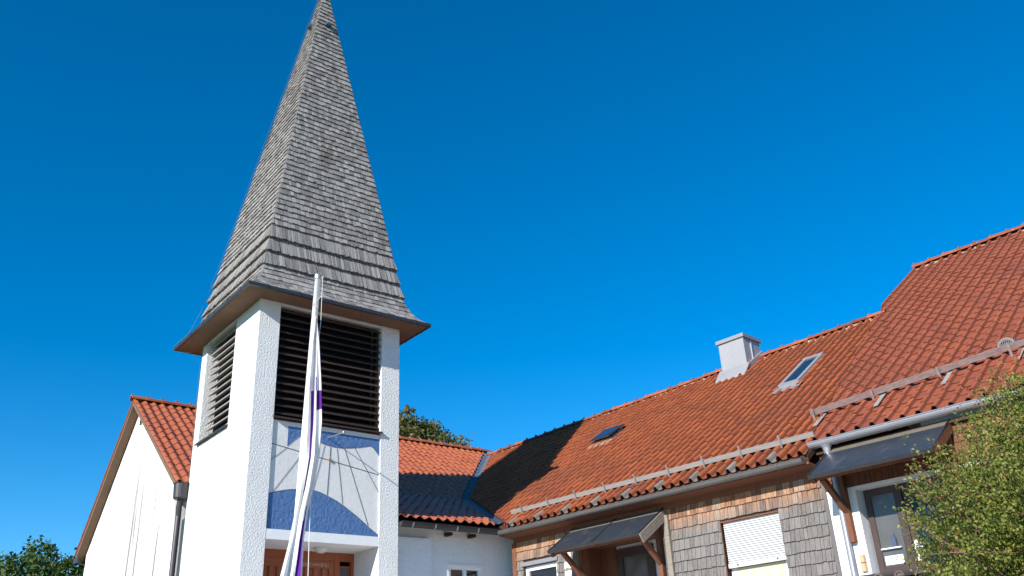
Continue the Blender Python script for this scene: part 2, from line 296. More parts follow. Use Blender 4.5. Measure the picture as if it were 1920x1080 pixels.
# ================================================================== GROUND
def ground_h(x, y): t = max(0., min(1., (y-6.5)/4.5)); return 2.4*t*t*(3-2*t)
mb = MB(); xs = [-2500, -600, -150]+[i*2. for i in range(-30, 31)]+[150, 600, 2500]; ys = [-2500, -600, -100, -20, 0, 4]+[6+i*.5 for i in range(13)]+[14, 18, 24, 30, 40, 60, 100, 200, 600, 2500]
nx, ny = len(xs), len(ys); mb.v = [(x, y, ground_h(x, y)) for y in ys for x in xs]
for j in range(ny-1):
    for i in range(nx-1): mb.f.append((j*nx+i, j*nx+i+1, (j+1)*nx+i+1, (j+1)*nx+i)); mb.t.append(.5); mb.m.append(0)
g = mb.build('ground', M['grass'], smooth=True); g['kind'] = 'structure'
mb = MB(); ys2 = [-8, 0, 4]+[6+i*.5 for i in range(13)]+[14, 17, 23]; 
for j in range(len(ys2)-1):
    a, b = ys2[j], ys2[j+1]; mb.poly([(-7, a, ground_h(0, a)+.01), (3.0 if a < 11 else 8, a, ground_h(0, a)+.01), (3.0 if a < 11 else 8, b, ground_h(0, b)+.01), (-7, b, ground_h(0, b)+.01)])
g = mb.build('bounce_paving', M['paving'], smooth=True); g['kind'] = 'structure'  # unseen paving, widened and lightened to bounce fill onto shaded walls

# ================================================================== CHURCH TOWER (frame FT)
ZG = 2.4; X0, X1, Y0, Y1, ZT = 6.70, 10.12, 16.70, 20.02, 9.72; PX0, PX1 = 7.16, 9.66
T = thing('church_tower', 'white roughcast church tower with a tall grey shingled spire, louvred belfry and painted sundial', 'tower', FT, (X0, Y0, ZG))
mb = MB()
LY0, LY1, LZ0 = 17.98, 19.69, 7.22                    # opening in the left face
mb.box(X0, PX0, Y0, LY0, ZG, ZT)                       # front left pier, runs back to the side opening
mb.box(X0, X0+.34, LY0, LY1, ZG, LZ0); mb.box(X0, X0+.34, LY1, Y1, ZG, ZT); mb.box(X0, X0+.34, LY0, LY1, 9.66, ZT)
mb.box(PX1, X1, Y0, Y0+1.15, ZG, ZT)                   # front right pier
mb.box(X1-.3, X1, Y0+1.15, Y1, ZG, ZT); mb.box(X0+.34, X1-.3, Y1-.3, Y1, ZG, ZT)
mb.box(PX0, PX1, Y0+.012, Y0+.3, 9.64, ZT)             # lintel above the louvres
for (x, y, w_, h_) in ((6.698, 20.0, 0, 0),): pass
wall = mb.build('wall', M['stucco'], T)
mb = MB(); mb.box(PX0, PX1, Y0+.035, Y0+.34, 4.9, 7.08); mb.build('sundial_wall', M['panel_white'], T)
mb = MB(); mb.box(PX0, PX1, Y0+.004, Y0+1.05, 4.70, 4.893); beam = mb.build('entrance_beam', M['stucco_smooth'], T)
mb = MB(); mb.box(X0+.36, X1-.32, Y0+.9, Y1-.32, 6.9, 6.95); mb.build('belfry_floor', M['wood_dark'], T)
# sundial painting
YP = Y0+.035
def dP(x, z, o): return (x*.9932 if x < 9.0 else 8.939+(x-9.0)*1.093, YP-o, z-.03 if 4.95 < z < 6.97 else z)
def pan(mb, pts, o=.003, th=.006): mb.prism([dP(x, z, -.002) for (x, z) in pts], (0, -(o+.002), 0))
top = [(7.56, 6.985), (7.56, 6.60), (7.74, 6.77), (7.92, 6.93), (8.05, 6.86), (8.2, 6.79), (8.4, 6.735), (8.62, 6.705), (8.85, 6.71), (9.05, 6.745), (9.25, 6.785), (9.44, 6.84), (9.52, 6.80), (9.655, 6.64), (9.655, 6.985)]
mb = MB()
# split into convex strips along x
for (xa, xb) in zip([p[0] for p in top[1:-1]][:-1], [p[0] for p in top[1:-1]][1:]):
    za = dict(top[1:-1])[xa]; zb = dict(top[1:-1])[xb]; pan(mb, [(xa, za), (xb, zb), (xb, 6.985), (xa, 6.985)])
sd_sky = mb.build('sundial_sky_field', M['panel_blue'], T); mb = MB()
arc = [(7.165, 5.59), (7.4, 5.665), (7.63, 5.72), (7.9, 5.755), (8.17, 5.76), (8.35, 5.73), (8.52, 5.67), (8.7, 5.60), (8.84, 5.535), (9.0, 5.44), (9.18, 5.32), (9.35, 5.19), (9.5, 5.07), (9.655, 4.94)]
for a, b in zip(arc[:-1], arc[1:]): pan(mb, [(a[0], 4.9), (b[0], 4.9), b, a])
sdo = mb.build('sundial_painting', M['panel_blue'], T)
mb = MB()
def ln(a, b, w_=.010): p, q = Vector(dP(*a, .006)), Vector(dP(*b, .006)); mb.bar(p, q, w_*.6, .004, up=(0, 1, 0))
for a, b, w_ in [((7.18, 6.62), (8.35, 6.44), .016), ((8.35, 6.44), (9.65, 6.235), .016), ((7.18, 6.24), (7.56, 6.57), .01), ((7.87, 6.44), (7.31, 5.65), .01), ((8.40, 6.71), (8.18, 5.77), .009), ((8.54, 6.70), (8.50, 5.69), .015),
                 ((8.69, 6.69), (8.86, 5.55), .01), ((8.87, 6.70), (9.43, 5.14), .01), ((9.10, 6.75), (9.65, 5.86), .01)]: ln(a, b, w_)
for a, b in zip(arc[:-1], arc[1:]): ln(a, b, .006)
for a, b in zip(top[1:-1][:-1], top[1:-1][1:]): ln(a, b, .005)
l_ = mb.build('hour_lines', M['line'], sdo)
mb = MB(); mb.tube([dP(8.53, 6.42, .004), dP(8.53, 6.42, .03)], .034, 16); mb.build('noon_disc', M['brass'], sdo)
mb = MB(); gb = Vector((8.41, YP, 6.86)); ge = Vector((8.54, YP-.62, 6.63)); ge = gb+(Vector((.05, -.60, 0))); ge.z = 6.83
mb.tube([gb, ge], .012, 8)
for k in range(8):      # small ball
    t0, t1 = math.pi*k/8, math.pi*(k+1)/8
    for q in range(12):
        f0, f1 = 2*math.pi*q/12, 2*math.pi*(q+1)/12; R = .032
        P_ = lambda t, f: ge+Vector((math.sin(t)*math.cos(f), math.sin(t)*math.sin(f), math.cos(t)))*R
        mb.poly([P_(t0, f0), P_(t1, f0), P_(t1, f1), P_(t0, f1)])
mb.build('gnomon', M['steel'], sdo)
# louvres: front and left, each slat a mesh
lf = MB(); lf.box(PX0, PX1, Y0+.03, Y0+.30, 7.085, 7.14); lf.prism([(PX0-.02, Y0-.06, 7.10), (PX0-.02, Y0+.1, 7.15), (PX0-.02, Y0+.1, 7.19), (PX0-.02, Y0-.06, 7.14)], (PX1-PX0+.04, 0, 0))
lf.box(PX0, PX0+.06, Y0+.16, Y0+.32, 7.14, 9.64); lf.box(PX1-.06, PX1, Y0+.16, Y0+.32, 7.14, 9.6)
lfo = lf.build('front_louvre', M['louver'], T)
n = 15
for i in range(n):
    z = 7.20+i*(2.44/n)+.02; mb = MB(); dz = U(-.004, .004)
    mb.prism([(PX0+.01, Y0+.055, z+dz), (PX0+.01, Y0+.25, z+.135+dz), (PX0+.01, Y0+.25, z+.163+dz), (PX0+.01, Y0+.055, z+.03+dz)], (PX1-PX0-.02, 0, 0), random.random()); mb.build('slat', M['louver'], lfo)
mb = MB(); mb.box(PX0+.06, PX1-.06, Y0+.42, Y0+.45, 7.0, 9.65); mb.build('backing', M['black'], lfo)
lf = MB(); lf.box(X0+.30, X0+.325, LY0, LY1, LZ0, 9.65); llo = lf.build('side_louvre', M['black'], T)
n = 14
for i in range(n):
    z = LZ0+.07+i*(2.35/n); mb = MB()
    mb.prism([(X0+.06, LY0+.004, z), (X0+.24, LY0+.004, z+.105), (X0+.24, LY0+.004, z+.132), (X0+.06, LY0+.004, z+.03)], (0, LY1-LY0-.10, 0), random.random()); mb.build('slat', M['louver_lit'], llo)
mb = MB(); mb.prism([(X0-.07, LY0-.02, LZ0-.045), (X0+.06, LY0-.02, LZ0-.005), (X0+.06, LY0-.02, LZ0+.03), (X0-.07, LY0-.02, LZ0-.01)], (0, LY1-LY0+.06, 0)); mb.build('sill', M['metal_dark'], llo)
# entrance
YD = Y0+1.05
mb = MB(); mb.box(PX0, PX1, YD, YD+.10, 4.53, 4.70); mb.box(PX0, PX0+.09, YD, YD+.1, ZG, 4.53); mb.box(PX1-.07, PX1, YD, YD+.1, ZG, 4.53); mb.box(9.20, 9.32, YD, YD+.1, ZG, 4.53); mb.box(PX0+.09, 9.20, YD+.02, YD+.1, 4.50, 4.53)
fr_ = mb.build('door_frame', M['wood_door'], T)
def leaf(x0, x1, nm):
    mb = MB(); mb.box(x0, x1, YD+.045, YD+.09, ZG, 4.50); mb.box(x0, x1, YD+.02, YD+.045, 4.36, 4.50); mb.box(x0, x0+.12, YD+.02, YD+.045, ZG, 4.36); mb.box(x1-.12, x1, YD+.02, YD+.045, ZG, 4.36)
    n = 4; st = (x1-x0-.24)/n
    for k in range(n): a = x0+.12+k*st; mb.prism([(a+.02, YD+.045, ZG+.1), (a+st-.035, YD+.045, ZG+.1), (a+st-.06, YD+.005, ZG+.1), (a+.035, YD+.005, ZG+.1)], (0, 0, 1.86))
    return mb.build(nm, M['wood_door'], T)
leaf(PX0+.09, 8.17, 'door'); dl = leaf(8.18, 9.20, 'door')
mb = MB(); mb.tube([(8.28, YD, 3.4), (8.28, YD-.07, 3.4), (8.28, YD-.07, 3.6), (8.28, YD, 3.6)], .012, 8); mb.build('handle', M['steel'], dl)
window_frame(T, 'side_light', lambda a, o, z: (a, YD+.08-o, z), 9.33, 9.585, ZG+.1, 4.44, (), M['wood_door'], M['glass_grey'], wd=.03, dep=.03)
text_mesh('chalk_blessing', '20*C+M+B*21', .105, M['chalk'], T, (8.47, YD+.016, 4.40), (1, 0, 0), (0, 0, 1))
mb = MB(); c = Vector((8.62, Y0+.55, 4.70)); prof = [(.17, 0), (.17, -.02), (.14, -.03), (.135, -.045), (.11, -.085), (.06, -.11), (0.004, -.118)]
for (r0, z0), (r1, z1) in zip(prof[:-1], prof[1:]):
    for q in range(20):
        f0, f1 = 2*math.pi*q/20, 2*math.pi*(q+1)/20
        mb.poly([c+Vector((r0*math.cos(f0), r0*math.sin(f0), z0)), c+Vector((r0*math.cos(f1), r0*math.sin(f1), z0)), c+Vector((r1*math.cos(f1), r1*math.sin(f1), z1)), c+Vector((r1*math.cos(f0), r1*math.sin(f0), z1))])
mb.build('ceiling_lamp', M['frosted'], T, smooth=True)
# spire
CX, CY = 8.41, 18.36
lean = lambda z: .13*max(0, z-11.6)/8.5
def faceP(k):
    co, si = [(1, 0), (0, 1), (-1, 0), (0, -1)][k]
    def P(a, h, z): x, y = a, -h; return (CX+lean(z)+x*co-y*si, CY+x*si+y*co, z)
    return P
ZA = 20.75; HF = lambda z: max(0, 1.55*(ZA-z)/(ZA-11.6))
mb = MB(); prev = None
for z, h in [(9.74, 2.12), (9.95, 1.93), (10.2, 1.80), (10.5, 1.68), (11.6, 1.50), (15, HF(15)-.03), (20.6, .02)]:
    cur = [faceP(k)(-h, h, z) for k in range(4)]
    if prev:
        for k in range(4): mb.poly([prev[k], prev[(k+1) % 4], cur[(k+1) % 4], cur[k]])
    prev = cur
spire = mb.build('spire', M['shake_core'], T)
fine = MB()
zs = []; z = 11.58
while z < 20.5: zs.append(z); z += .157
for k in range(4):
    P = faceP(k)
    for i, z in enumerate(zs):
        z1 = min(z+.19, ZA-.05); h0 = HF(z); h1 = HF(z1)
        shingle_row(fine, P, -h0-.012, h0+.012, z, z1, h0, h1, .032, .10, lim1=h1+.004, jit=.014)
    # flared rows above the eaves
    prof = [(9.725, 2.19), (9.82, 2.06), (9.93, 1.955), (10.055, 1.88), (10.19, 1.815), (10.325, 1.77), (10.46, 1.735)]
    for (za, ha), (zb, hb) in zip(prof[:-1], prof[1:]):
        shingle_row(fine, P, -ha, ha, za, zb+.02, ha, hb, .030, .11, lim1=hb+.004, jit=.008)
fine.build('shingles', M['shake'], spire)
for bi, (zb, hb, ht) in enumerate([(10.455, 1.735, 1.66), (10.83, 1.655, 1.60), (11.215, 1.595, 1.545)]):
    band = MB()
    for k in range(4):
        P = faceP(k); shingle_row(band, P, -hb-.05, hb+.05, zb, zb+.40, hb, ht-.01, .065, .055, lim1=ht, jit=.014)
    band.build('shake_band', M['shake'], spire)
mb = MB(); mb.box(CX-.03, CX-.03+.001, CY, CY+.001, 20.3, 20.31)
mb = MB(); mb.tube([(CX+lean(20.6), CY, 20.4), (CX+lean(20.6), CY, 20.75), (CX+lean(20.6), CY, 21.9)], [.10, .035, .02], 10); mb.build('finial', M['metal_dark'], spire)
for k, zz in ((0, 18.95), (3, 18.95)):     # small ventilation caps near the tip
    P = faceP(k); mb = MB(); h = HF(zz); a0 = P(-.07, h+.14, zz-.02); a1 = P(.07, h+.14, zz-.02); b0 = P(-.07, h-.02, zz-.02); b1 = P(.07, h-.02, zz-.02); t_ = P(0, h+.12, zz+.10); t2 = P(0, HF(zz+.18), zz+.20)
    mb.poly([a0, a1, t_]); mb.poly([a0, t_, t2]); mb.poly([a1, t2, t_]); mb.poly([a0, t2, b0]); mb.poly([a1, b1, t2]); mb.poly([b0, b1, a1, a0]); mb.build('vent_cap', M['valley'], spire)
mb = MB()
E = 2.17; mb.box(CX-E, CX+E, CY-E, Y0+.0, 9.665, 9.70); mb.box(CX-E, CX+E, Y1, CY+E, 9.665, 9.70); mb.box(CX-E, X0, Y0, Y1, 9.665, 9.70); mb.box(X1, CX+E, Y0, Y1, 9.665, 9.70)
mb.build('soffit', M['wood_soffit'], T)
mb = MB(); E = 2.17; cs = [(CX-E, CY-E), (CX+E, CY-E), (CX+E, CY+E), (CX-E, CY+E)]
for i in range(4):
    a, b = cs[i], cs[(i+1) % 4]; d = Vector((b[0]-a[0], b[1]-a[1], 0)).normalized(); o = Vector((d.y, -d.x, 0))
    a, b = Vector((*a, 0)), Vector((*b, 0)); E2 = d*.055
    mb.hexa([v+Vector((0, 0, z)) for z in (9.655, 9.735) for v in (a, b, b+o*.055+E2, a+o*.055-E2)])
gt = mb.build('eaves_gutter', M['metal_dark'], T)
for i in range(4):
    a, b = Vector((*cs[i], 9.695)), Vector((*cs[(i+1) % 4], 9.695)); d = (b-a).normalized(); o = Vector((d.y, -d.x, 0))
    for k in range(6): mb = MB(); c = a+d*((b-a).length*(k+.5)/6)+o*.055; mb.hexa([c+o*x+d*y+Vector((0, 0, z)) for z in (-.05, .052) for (x, y) in ((0, -.015), (0, .015), (.008, .015), (.008, -.015))]); mb.build('bracket', M['metal_dark'], gt)
# lightning conductor down the back left hip and corner
P = faceP(3); pts = []
for z in [20.2, 18, 16, 14, 12, 11.3, 10.6, 10.1, 9.85]:
    h = HF(z) if z > 11.6 else {11.3: 1.62, 10.6: 1.76, 10.1: 1.92, 9.85: 2.10}.get(z, 1.5); h += .04; pts.append((CX+lean(z)-h-.02, CY+h, z))
pts += [(CX-2.25, CY+2.22, 9.76), (CX-2.24, CY+2.18, 9.63), (X0-.25, Y1+.1, 9.5), (X0-.03, Y1+.0, 9.25), (X0-.03, Y1-.02, 6), (X0-.03, Y1-.02, 2.45)]
mb = MB(); mb.tube(pts, .0035, 5); mb.build('lightning_wire', M['wire'], T)

# ================================================================== NAVE BEHIND THE TOWER
NY0, NZ = 20.15, lambda y: 7.40+.72*(y-21.5); RY, RZ = 24.5, 9.56; BY, BZ = 28.3, 6.0
N = thing('gabled_church_hall', 'white gabled church hall with an orange tiled roof behind the tower', 'building', FT, (6.75, 20.3, ZG))
mb = MB(); mb.prism([(6.70, 20.3, ZG), (6.70, 20.3, NZ(20.3)-.12), (6.70, RY, RZ-.20), (6.70, 28.05, 6.02), (6.70, 28.05, ZG)], (.38, 0, 0))
mb.build('gable_wall', M['stucco_gable'], N)
mb = MB(); mb.box(7.08, 24, 20.32, 20.6, ZG, 6.4); mb.box(7.08, 24, 27.7, 28.0, ZG, 6.1); mb.box(23.7, 24, 20.6, 27.7, ZG, 6.1); mb.build('wall', M['stucco_smooth'], N)
VK = Vector((14.87, 20.82, 6.87)); VE = Vector((12.99, 16.9, 5.4)); VT = Vector((18.35, 24.35, 9.45))
def vnormal(a, b): d = (b-a); n_ = Vector((d.y, -d.x, 0)).normalized(); return n_      # points to the right of a->b
nU, nL = vnormal(VK, VT), vnormal(VE, VK)
sl_ = math.sqrt(1+.72**2); mb = MB()
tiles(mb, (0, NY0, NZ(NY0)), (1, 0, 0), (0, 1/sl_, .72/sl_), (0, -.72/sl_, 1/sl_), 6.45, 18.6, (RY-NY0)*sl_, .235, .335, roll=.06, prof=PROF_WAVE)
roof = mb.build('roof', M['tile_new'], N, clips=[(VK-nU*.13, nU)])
mb = MB(); Lb = math.sqrt((BY-RY)**2+(RZ-BZ)**2)
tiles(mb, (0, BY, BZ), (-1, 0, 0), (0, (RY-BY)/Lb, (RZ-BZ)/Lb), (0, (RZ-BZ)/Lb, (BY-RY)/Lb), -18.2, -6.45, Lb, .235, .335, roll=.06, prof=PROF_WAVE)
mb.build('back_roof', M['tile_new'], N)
mb = MB(); ridge_tiles(mb, (6.42, RY, RZ+.02), (18.5, RY, RZ+.02), .13, .40); mb.build('ridge', M['tile_new'], roof)
mb = MB(); th = .10      # roof deck with rake overhang
mb.prism([(6.47, NY0+.02, NZ(NY0)-.02), (6.47, RY, RZ-.03), (6.47, RY, RZ-.14), (6.47, NY0+.05, NZ(NY0)-.12)], (8.3, 0, 0))
mb.prism([(6.47, BY-.02, BZ-.02), (6.47, RY, RZ-.03), (6.47, RY, RZ-.14), (6.47, BY-.05, BZ-.14)], (11.5, 0, 0)); mb.build('rake_boards', M['wood_soffit'], N)
mb = MB(); mb.box(6.45, 6.47, BY-.35, BY+.08, BZ-.22, BZ-.06); mb.box(6.47, 9, BY-.06, BY+.08, BZ-.2, BZ-.06); mb.build('back_gutter', M['metal_dark'], N)
mb = MB(); mb.tube([(6.58, 20.12, 6.40), (6.58, 20.12, 6.38), (6.58, 20.12, 6.08), (6.58, 20.12, 6.05)], [.19, .175, .16, .14], 18); mb.tube([(6.58, 20.12, 6.06), (6.58, 20.16, 5.9), (6.60, 20.20, 5.7), (6.60, 20.20, ZG)], .062, 12); mb.build('downpipe', M['metal_dark'], N, smooth=False)
mb = MB(); mb.tube([(6.66, 20.22, 6.3), (6.66, 20.22, 5.5), (6.66, 20.22, ZG)], .012, 6); mb.build('earth_cable', M['metal_dark'], N)
mb = MB(); mb.box(6.65, 6.698, 24.28, 24.32, 8.85, 9.0); mb.build('wall_hook', M['metal_dark'], N)

# ================================================================== LOW LINK BUILDING
LK = thing('link_building', 'low white plastered link with a lean-to tiled roof between tower and wing', 'building', FT, (10.2, 17.16, ZG))
mb = MB(); wx0, wx1, wz0, wz1 = 11.72, 12.62, 3.3, 4.47
mb.box(10.13, wx0, 17.16, 17.45, ZG, 5.25); mb.box(wx1, 13.6, 17.16, 17.45, ZG, 5.25); mb.box(wx0, wx1, 17.16, 17.45, wz1, 5.25); mb.box(wx0, wx1, 17.16, 17.45, ZG, wz0)
mb.box(10.13, 11.18, 17.03, 17.16, ZG, 5.0); mb.build('wall', M['stucco_shade'], LK)
window_frame(LK, 'window', lambda a, o, z: (a, 17.25-o, z), wx0, wx1, wz0, wz1, ((wx0+wx1)/2,), M['white_frame'], M['glass'], wd=.07, dep=.07)
mb = MB(); mb.box(wx0-.05, wx0, 17.145, 17.16, wz0, wz1+.05); mb.box(wx1, wx1+.05, 17.145, 17.16, wz0, wz1+.05); mb.box(wx0, wx1, 17.145, 17.16, wz1, wz1+.05); mb.build('window_surround', M['stucco_smooth'], LK)
s2 = math.sqrt(1+.375**2); mb = MB()
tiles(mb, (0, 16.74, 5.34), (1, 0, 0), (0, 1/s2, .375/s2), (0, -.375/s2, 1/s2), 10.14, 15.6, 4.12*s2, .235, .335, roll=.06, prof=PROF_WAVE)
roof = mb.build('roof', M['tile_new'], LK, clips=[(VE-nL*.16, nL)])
mb = MB(); mb.prism([(10.14, 16.78, 5.30), (10.14, 20.8, 6.80), (10.14, 20.8, 6.70), (10.14, 16.78, 5.20)], (3.2, 0, 0)); mb.build('roof_boards', M['wood_dark'], LK, clips=[(VE, nL)])
gutter('gutter', (10.14, 16.66, 5.235), (13.02, 16.66, 5.225), .10, M['metal_dark'], LK, .55, M['zinc'])
for x in (11.60, 12.25): mb = MB(); mb.box(x, x+.10, 16.95, 17.16, 5.10, 5.17); mb.build('rafter_end', M['wood_dark'], LK)

# ================================================================== LONG SHINGLED WING (frame FW)
WX = 14.6; EX, EZ, MS = 14.15, 5.28, .67; PZ = lambda x: EZ+MS*(x-EX); YL, YR_ = 15.5, 7.67
W = thing('shingled_wing', 'long low wing clad in grey wooden shingles with a weathered orange tile roof', 'building', FW, (WX, YL, ZG))
sw = math.sqrt(1+MS*MS); NW = Vector((-MS/sw, 0, 1/sw)); DU = Vector((1/sw, 0, MS/sw))
Winv = lambda p: Vector((p.x*FW.c+p.y*FW.s, -p.x*FW.s+p.y*FW.c, p.z)); VKw, VEw, VTw = [Winv(FT.world(p)) for p in (VK, VE, VT)]
nUw, nLw = vnormal(VKw, VTw), vnormal(VEw, VKw)
ridge_x = lambda y: 20.25+(22.1-y)/(22.1-8.7)*1.06
WE0, WE1 = 7.55, 23.2
def in_rect(s, u, y0, y1, x0, x1): x = EX+u/sw; return y0 < s < y1 and x0 < x < x1
skipw = lambda s, u: in_rect(-s, u, 9.45, 10.0, 17.8, 19.5) or in_rect(-s, u, 15.15, 15.85, 17.9, 18.6) or in_rect(-s, u, 12.25, 13.05, 20.0, 20.9)
greys = lambda c, r: r == 0 and (c % 4) in (1,) 
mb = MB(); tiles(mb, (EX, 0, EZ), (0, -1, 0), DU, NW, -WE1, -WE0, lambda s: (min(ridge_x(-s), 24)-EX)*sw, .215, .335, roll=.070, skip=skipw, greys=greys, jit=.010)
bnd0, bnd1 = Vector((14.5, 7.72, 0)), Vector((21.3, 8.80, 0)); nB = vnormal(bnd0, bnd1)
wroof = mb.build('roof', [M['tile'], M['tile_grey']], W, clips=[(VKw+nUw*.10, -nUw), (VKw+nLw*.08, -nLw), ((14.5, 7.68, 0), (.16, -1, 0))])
mb = MB(); p, q = Vector((ridge_x(22.9), 22.9, PZ(ridge_x(22.9))+.03)), Vector((ridge_x(8.6), 8.6, PZ(ridge_x(8.6))+.03))
ridge_tiles(mb, p, q, .12, .40); mb.build('ridge', M['tile'], wroof)
mb = MB(); dd = (q-p)/90
for i in range(90):
    a = p+dd*i+Vector((-.10+U(-.02, .01), 0, -.075)); zt_ = U(-.02, .045); mb.hexa([a+Vector((x+U(-.01, .01), y, z)) for z in (-.05, zt_) for (x, y) in ((-.03, .0), (.1, .0), (.1, dd.y), (-.03, dd.y))])
mb.build('ridge_mortar', M['mortar'], wroof)
# deck under the tiles and back slope
mb = MB(); yA, yB = 22.8, 7.62
mb.hexa([(EX+.05, yB, EZ-.12), (ridge_x(yB), yB, PZ(ridge_x(yB))-.12), (ridge_x(yA), yA, PZ(ridge_x(yA))-.12), (EX+.05, yA, EZ-.12), (EX+.03, yB, EZ-.02), (ridge_x(yB), yB, PZ(ridge_x(yB))-.02), (ridge_x(yA), yA, PZ(ridge_x(yA))-.02), (EX+.03, yA, EZ-.02)])
mb.build('roof_boards', M['wood_dark'], W, clips=[(VKw, -nUw), (VKw, -nLw)])
mb = MB(); mb.poly([(p.x, p.y, p.z-.05), (q.x, q.y, q.z-.05), (q.x+6.5, q.y, 5), (p.x+6.5, p.y, 5)]); mb.poly([(p.x, p.y, p.z-.12), (p.x+6.5, p.y, 4.9), (q.x+6.5, q.y, 4.9), (q.x, q.y, q.z-.12)]); mb.build('back_roof', M['tile'], W)
# walls with openings
OP = [(14.22, 15.28, 3.2, 4.50), (11.15, 13.50, ZG, 4.58), (8.60, 9.86, 3.2, 4.50)]       # window, recessed door, shuttered window
mb = MB(); ys_ = sorted({YL+.05, YR_}|{a for o in OP for a in o[:2]})
for a, b in zip(ys_[:-1], ys_[1:]):
    o = [q_ for q_ in OP if q_[0] <= a+.001 and q_[1] >= b-.001]
    if o: mb.box(WX, WX+.25, a, b, o[0][3], 5.2); (o[0][2] > ZG) and mb.box(WX, WX+.25, a, b, ZG, o[0][2])
    else: mb.box(WX, WX+.25, a, b, ZG, 5.2)
mb.build('wall', M['wood_dark'], W)
def shingled(y0, y1, z0, z1, ops, mats, name, x=WX, rh=.205, wd=.10):
    P = lambda a, h, z: (x-h, -a, z); A, B = MB(), MB(); z = z1-rh; i = 0
    while z > z0-rh:
        segs = [(y0, y1)]
        for (a, b, c, d) in ops:
            if z+rh*.5 < d and z+rh*.5 > c:
                ns = []
                for (p_, q_) in segs:
                    if b <= p_ or a >= q_: ns.append((p_, q_)); continue
                    if a > p_: ns.append((p_, a))
                    if b < q_: ns.append((b, q_))
                segs = ns
        for (p_, q_) in segs:
            if False:
                p2 = -q_
                while p2 < -p_: e2 = min(p2+wd*U(1.5, 3.2), -p_); shingle_row(A if random.random() < (.75 if i == 1 else .22) else B, P, p2, e2, z, z+rh*1.12, .004, .004, .030, wd, jit=.006); p2 = e2
            else: shingle_row(B, P, -q_, -p_, z, z+rh*1.12, .004, .004, .030, wd, jit=.008)
        z -= rh; i += 1
    return B.build('shingle_cladding', mats[1], W if name == 'W' else name)
shingled(YR_+.02, YL, 3.3, 4.97, OP, (M['shingle_new'], M['shingle']), 'W')
mb = MB(); mb.box(WX-.035, WX+.0, YR_-.05, YR_+.015, ZG, 4.90); mb.build('corner_board', M['metal_brown'], W)
mb = MB(); mb.box(WX-.05, WX-.004, 7.62, YL+.05, 4.975, 5.10); mb.box(WX-.035, WX-.004, YL+.0, YL+.13, ZG, 4.97); mb.build('fascia_board', M['wood_brown'], W)
mb = MB(); mb.prism([(EX+.03, 7.62, EZ-.13), (WX, 7.62, 5.10), (WX, 7.62, 5.07), (EX+.03, 7.62, EZ-.17)], (0, 8.0, 0)); mb.build('soffit', M['wood_brown'], W)
gutter('gutter', (EX-.06, 15.55, EZ-.09), (EX-.06, 7.66, EZ-.09), .085, M['metal_brown'], W, .88)
# snow guard: plank on hooks
hy = [15.18-.862*i for i in range(9)]; xg = EX+.42; zg = PZ(xg)
mb = MB(); mb.prism([(xg-.02, 7.62, zg+.085), (xg+.02, 7.62, zg+.10), (xg+.02-.035, 7.62, zg+.185), (xg-.02-.035, 7.62, zg+.17)], (0, 7.95, 0)); sg = mb.build('snow_guard', M['plank'], W)
for y in hy:
    mb = MB(); mb.bar((xg-.02, y, zg+.02), (xg-.105, y, zg+.25), .012, .035, up=(0, 1, 0)); mb.bar((xg-.03, y, zg+.05), (xg+.16, y, zg+.05+.16*MS), .035, .008); mb.build('hook', M['steel'], sg)
# valley sheet metal
def valley(name, a, b, wd, na, nb_, za, zb, material, lift=.03, parent=W):
    """strip along a->b; left and right wings rise with the adjoining roof slopes"""
    mb = MB(); a, b = Vector(a), Vector(b); d = b-a; n_ = int(d.length/.16); nr = vnormal(a, b)
    for i in range(n_):
        p_, q_ = a+d*(i/n_), a+d*((i+1)/n_)
        for sgn, rise in ((-1, za), (1, zb)):
            P1, Q1 = p_+nr*sgn*wd+Vector((0, 0, rise*wd)), q_+nr*sgn*wd+Vector((0, 0, rise*wd)); L = Vector((0, 0, lift)); qs = [p_+L, q_+L, Q1+L, P1+L]
            mb.poly(qs if sgn > 0 else qs[::-1])
            mb.bar(p_+L+Vector((0, 0, .006)), P1+L+Vector((0, 0, .006)), .02, .012)
    return mb.build(name, material, parent)
gradn = lambda nr: 0
# slopes seen across the valley: lower (link 0.375 along FT y, wing .67 along FW x)
ftY = Winv(FT.world(Vector((0, 1, 0)))); 
def rise(nr, side): return None
rL_link = -(nLw.dot(ftY))*.375; rL_w = nLw.x*MS; rU_nave = -(nUw.dot(ftY))*.72; rU_w = nUw.x*MS
valley('valley_gutter', VEw-Vector((.35, .62, .0))*.0, VKw, .20, None, None, rL_link, rL_w, M['valley'])
valley('valley_gutter', VKw, VKw+(VTw-VKw)*.97, .17, None, None, rU_nave, rU_w, M['valley'])
# chimney
cy0, cy1, cx0, cx1, cz0, cz1 = 12.12, 12.92, 20.25, 21.05, 9.0, 10.40
mb = MB(); mb.box(cx0, cx1, cy0, cy1, cz0, cz1); chim = mb.build('chimney', M['zinc_bright'], wroof)
mb = MB(); mb.box(cx0-.05, cx1+.05, cy0-.05, cy1+.05, cz1-.02, cz1+.08); mb.build('cap', M['zinc'], chim)
mb = MB(); mb.box(cx0-.008, cx0, 12.50, 12.515, cz0, cz1-.02); mb.box(20.58, 20.62, cy0-.02, cy0, cz0, cz1-.02)
mb.prism([(cx0-.02, cy0-.06, PZ(cx0-.02)+.04), (cx1+.02, cy0-.06, PZ(cx1+.02)+.04), (cx1+.02, cy0-.06, PZ(cx1+.02)+.22), (cx0-.02, cy0-.06, PZ(cx0)+.22)], (0, .055, 0))
mb.prism([(cx0-.02, cy1+.005, PZ(cx0-.02)+.04), (cx1+.02, cy1+.005, PZ(cx1+.02)+.04), (cx1+.02, cy1+.005, PZ(cx1+.02)+.22), (cx0-.02, cy1+.005, PZ(cx0)+.22)], (0, .055, 0))
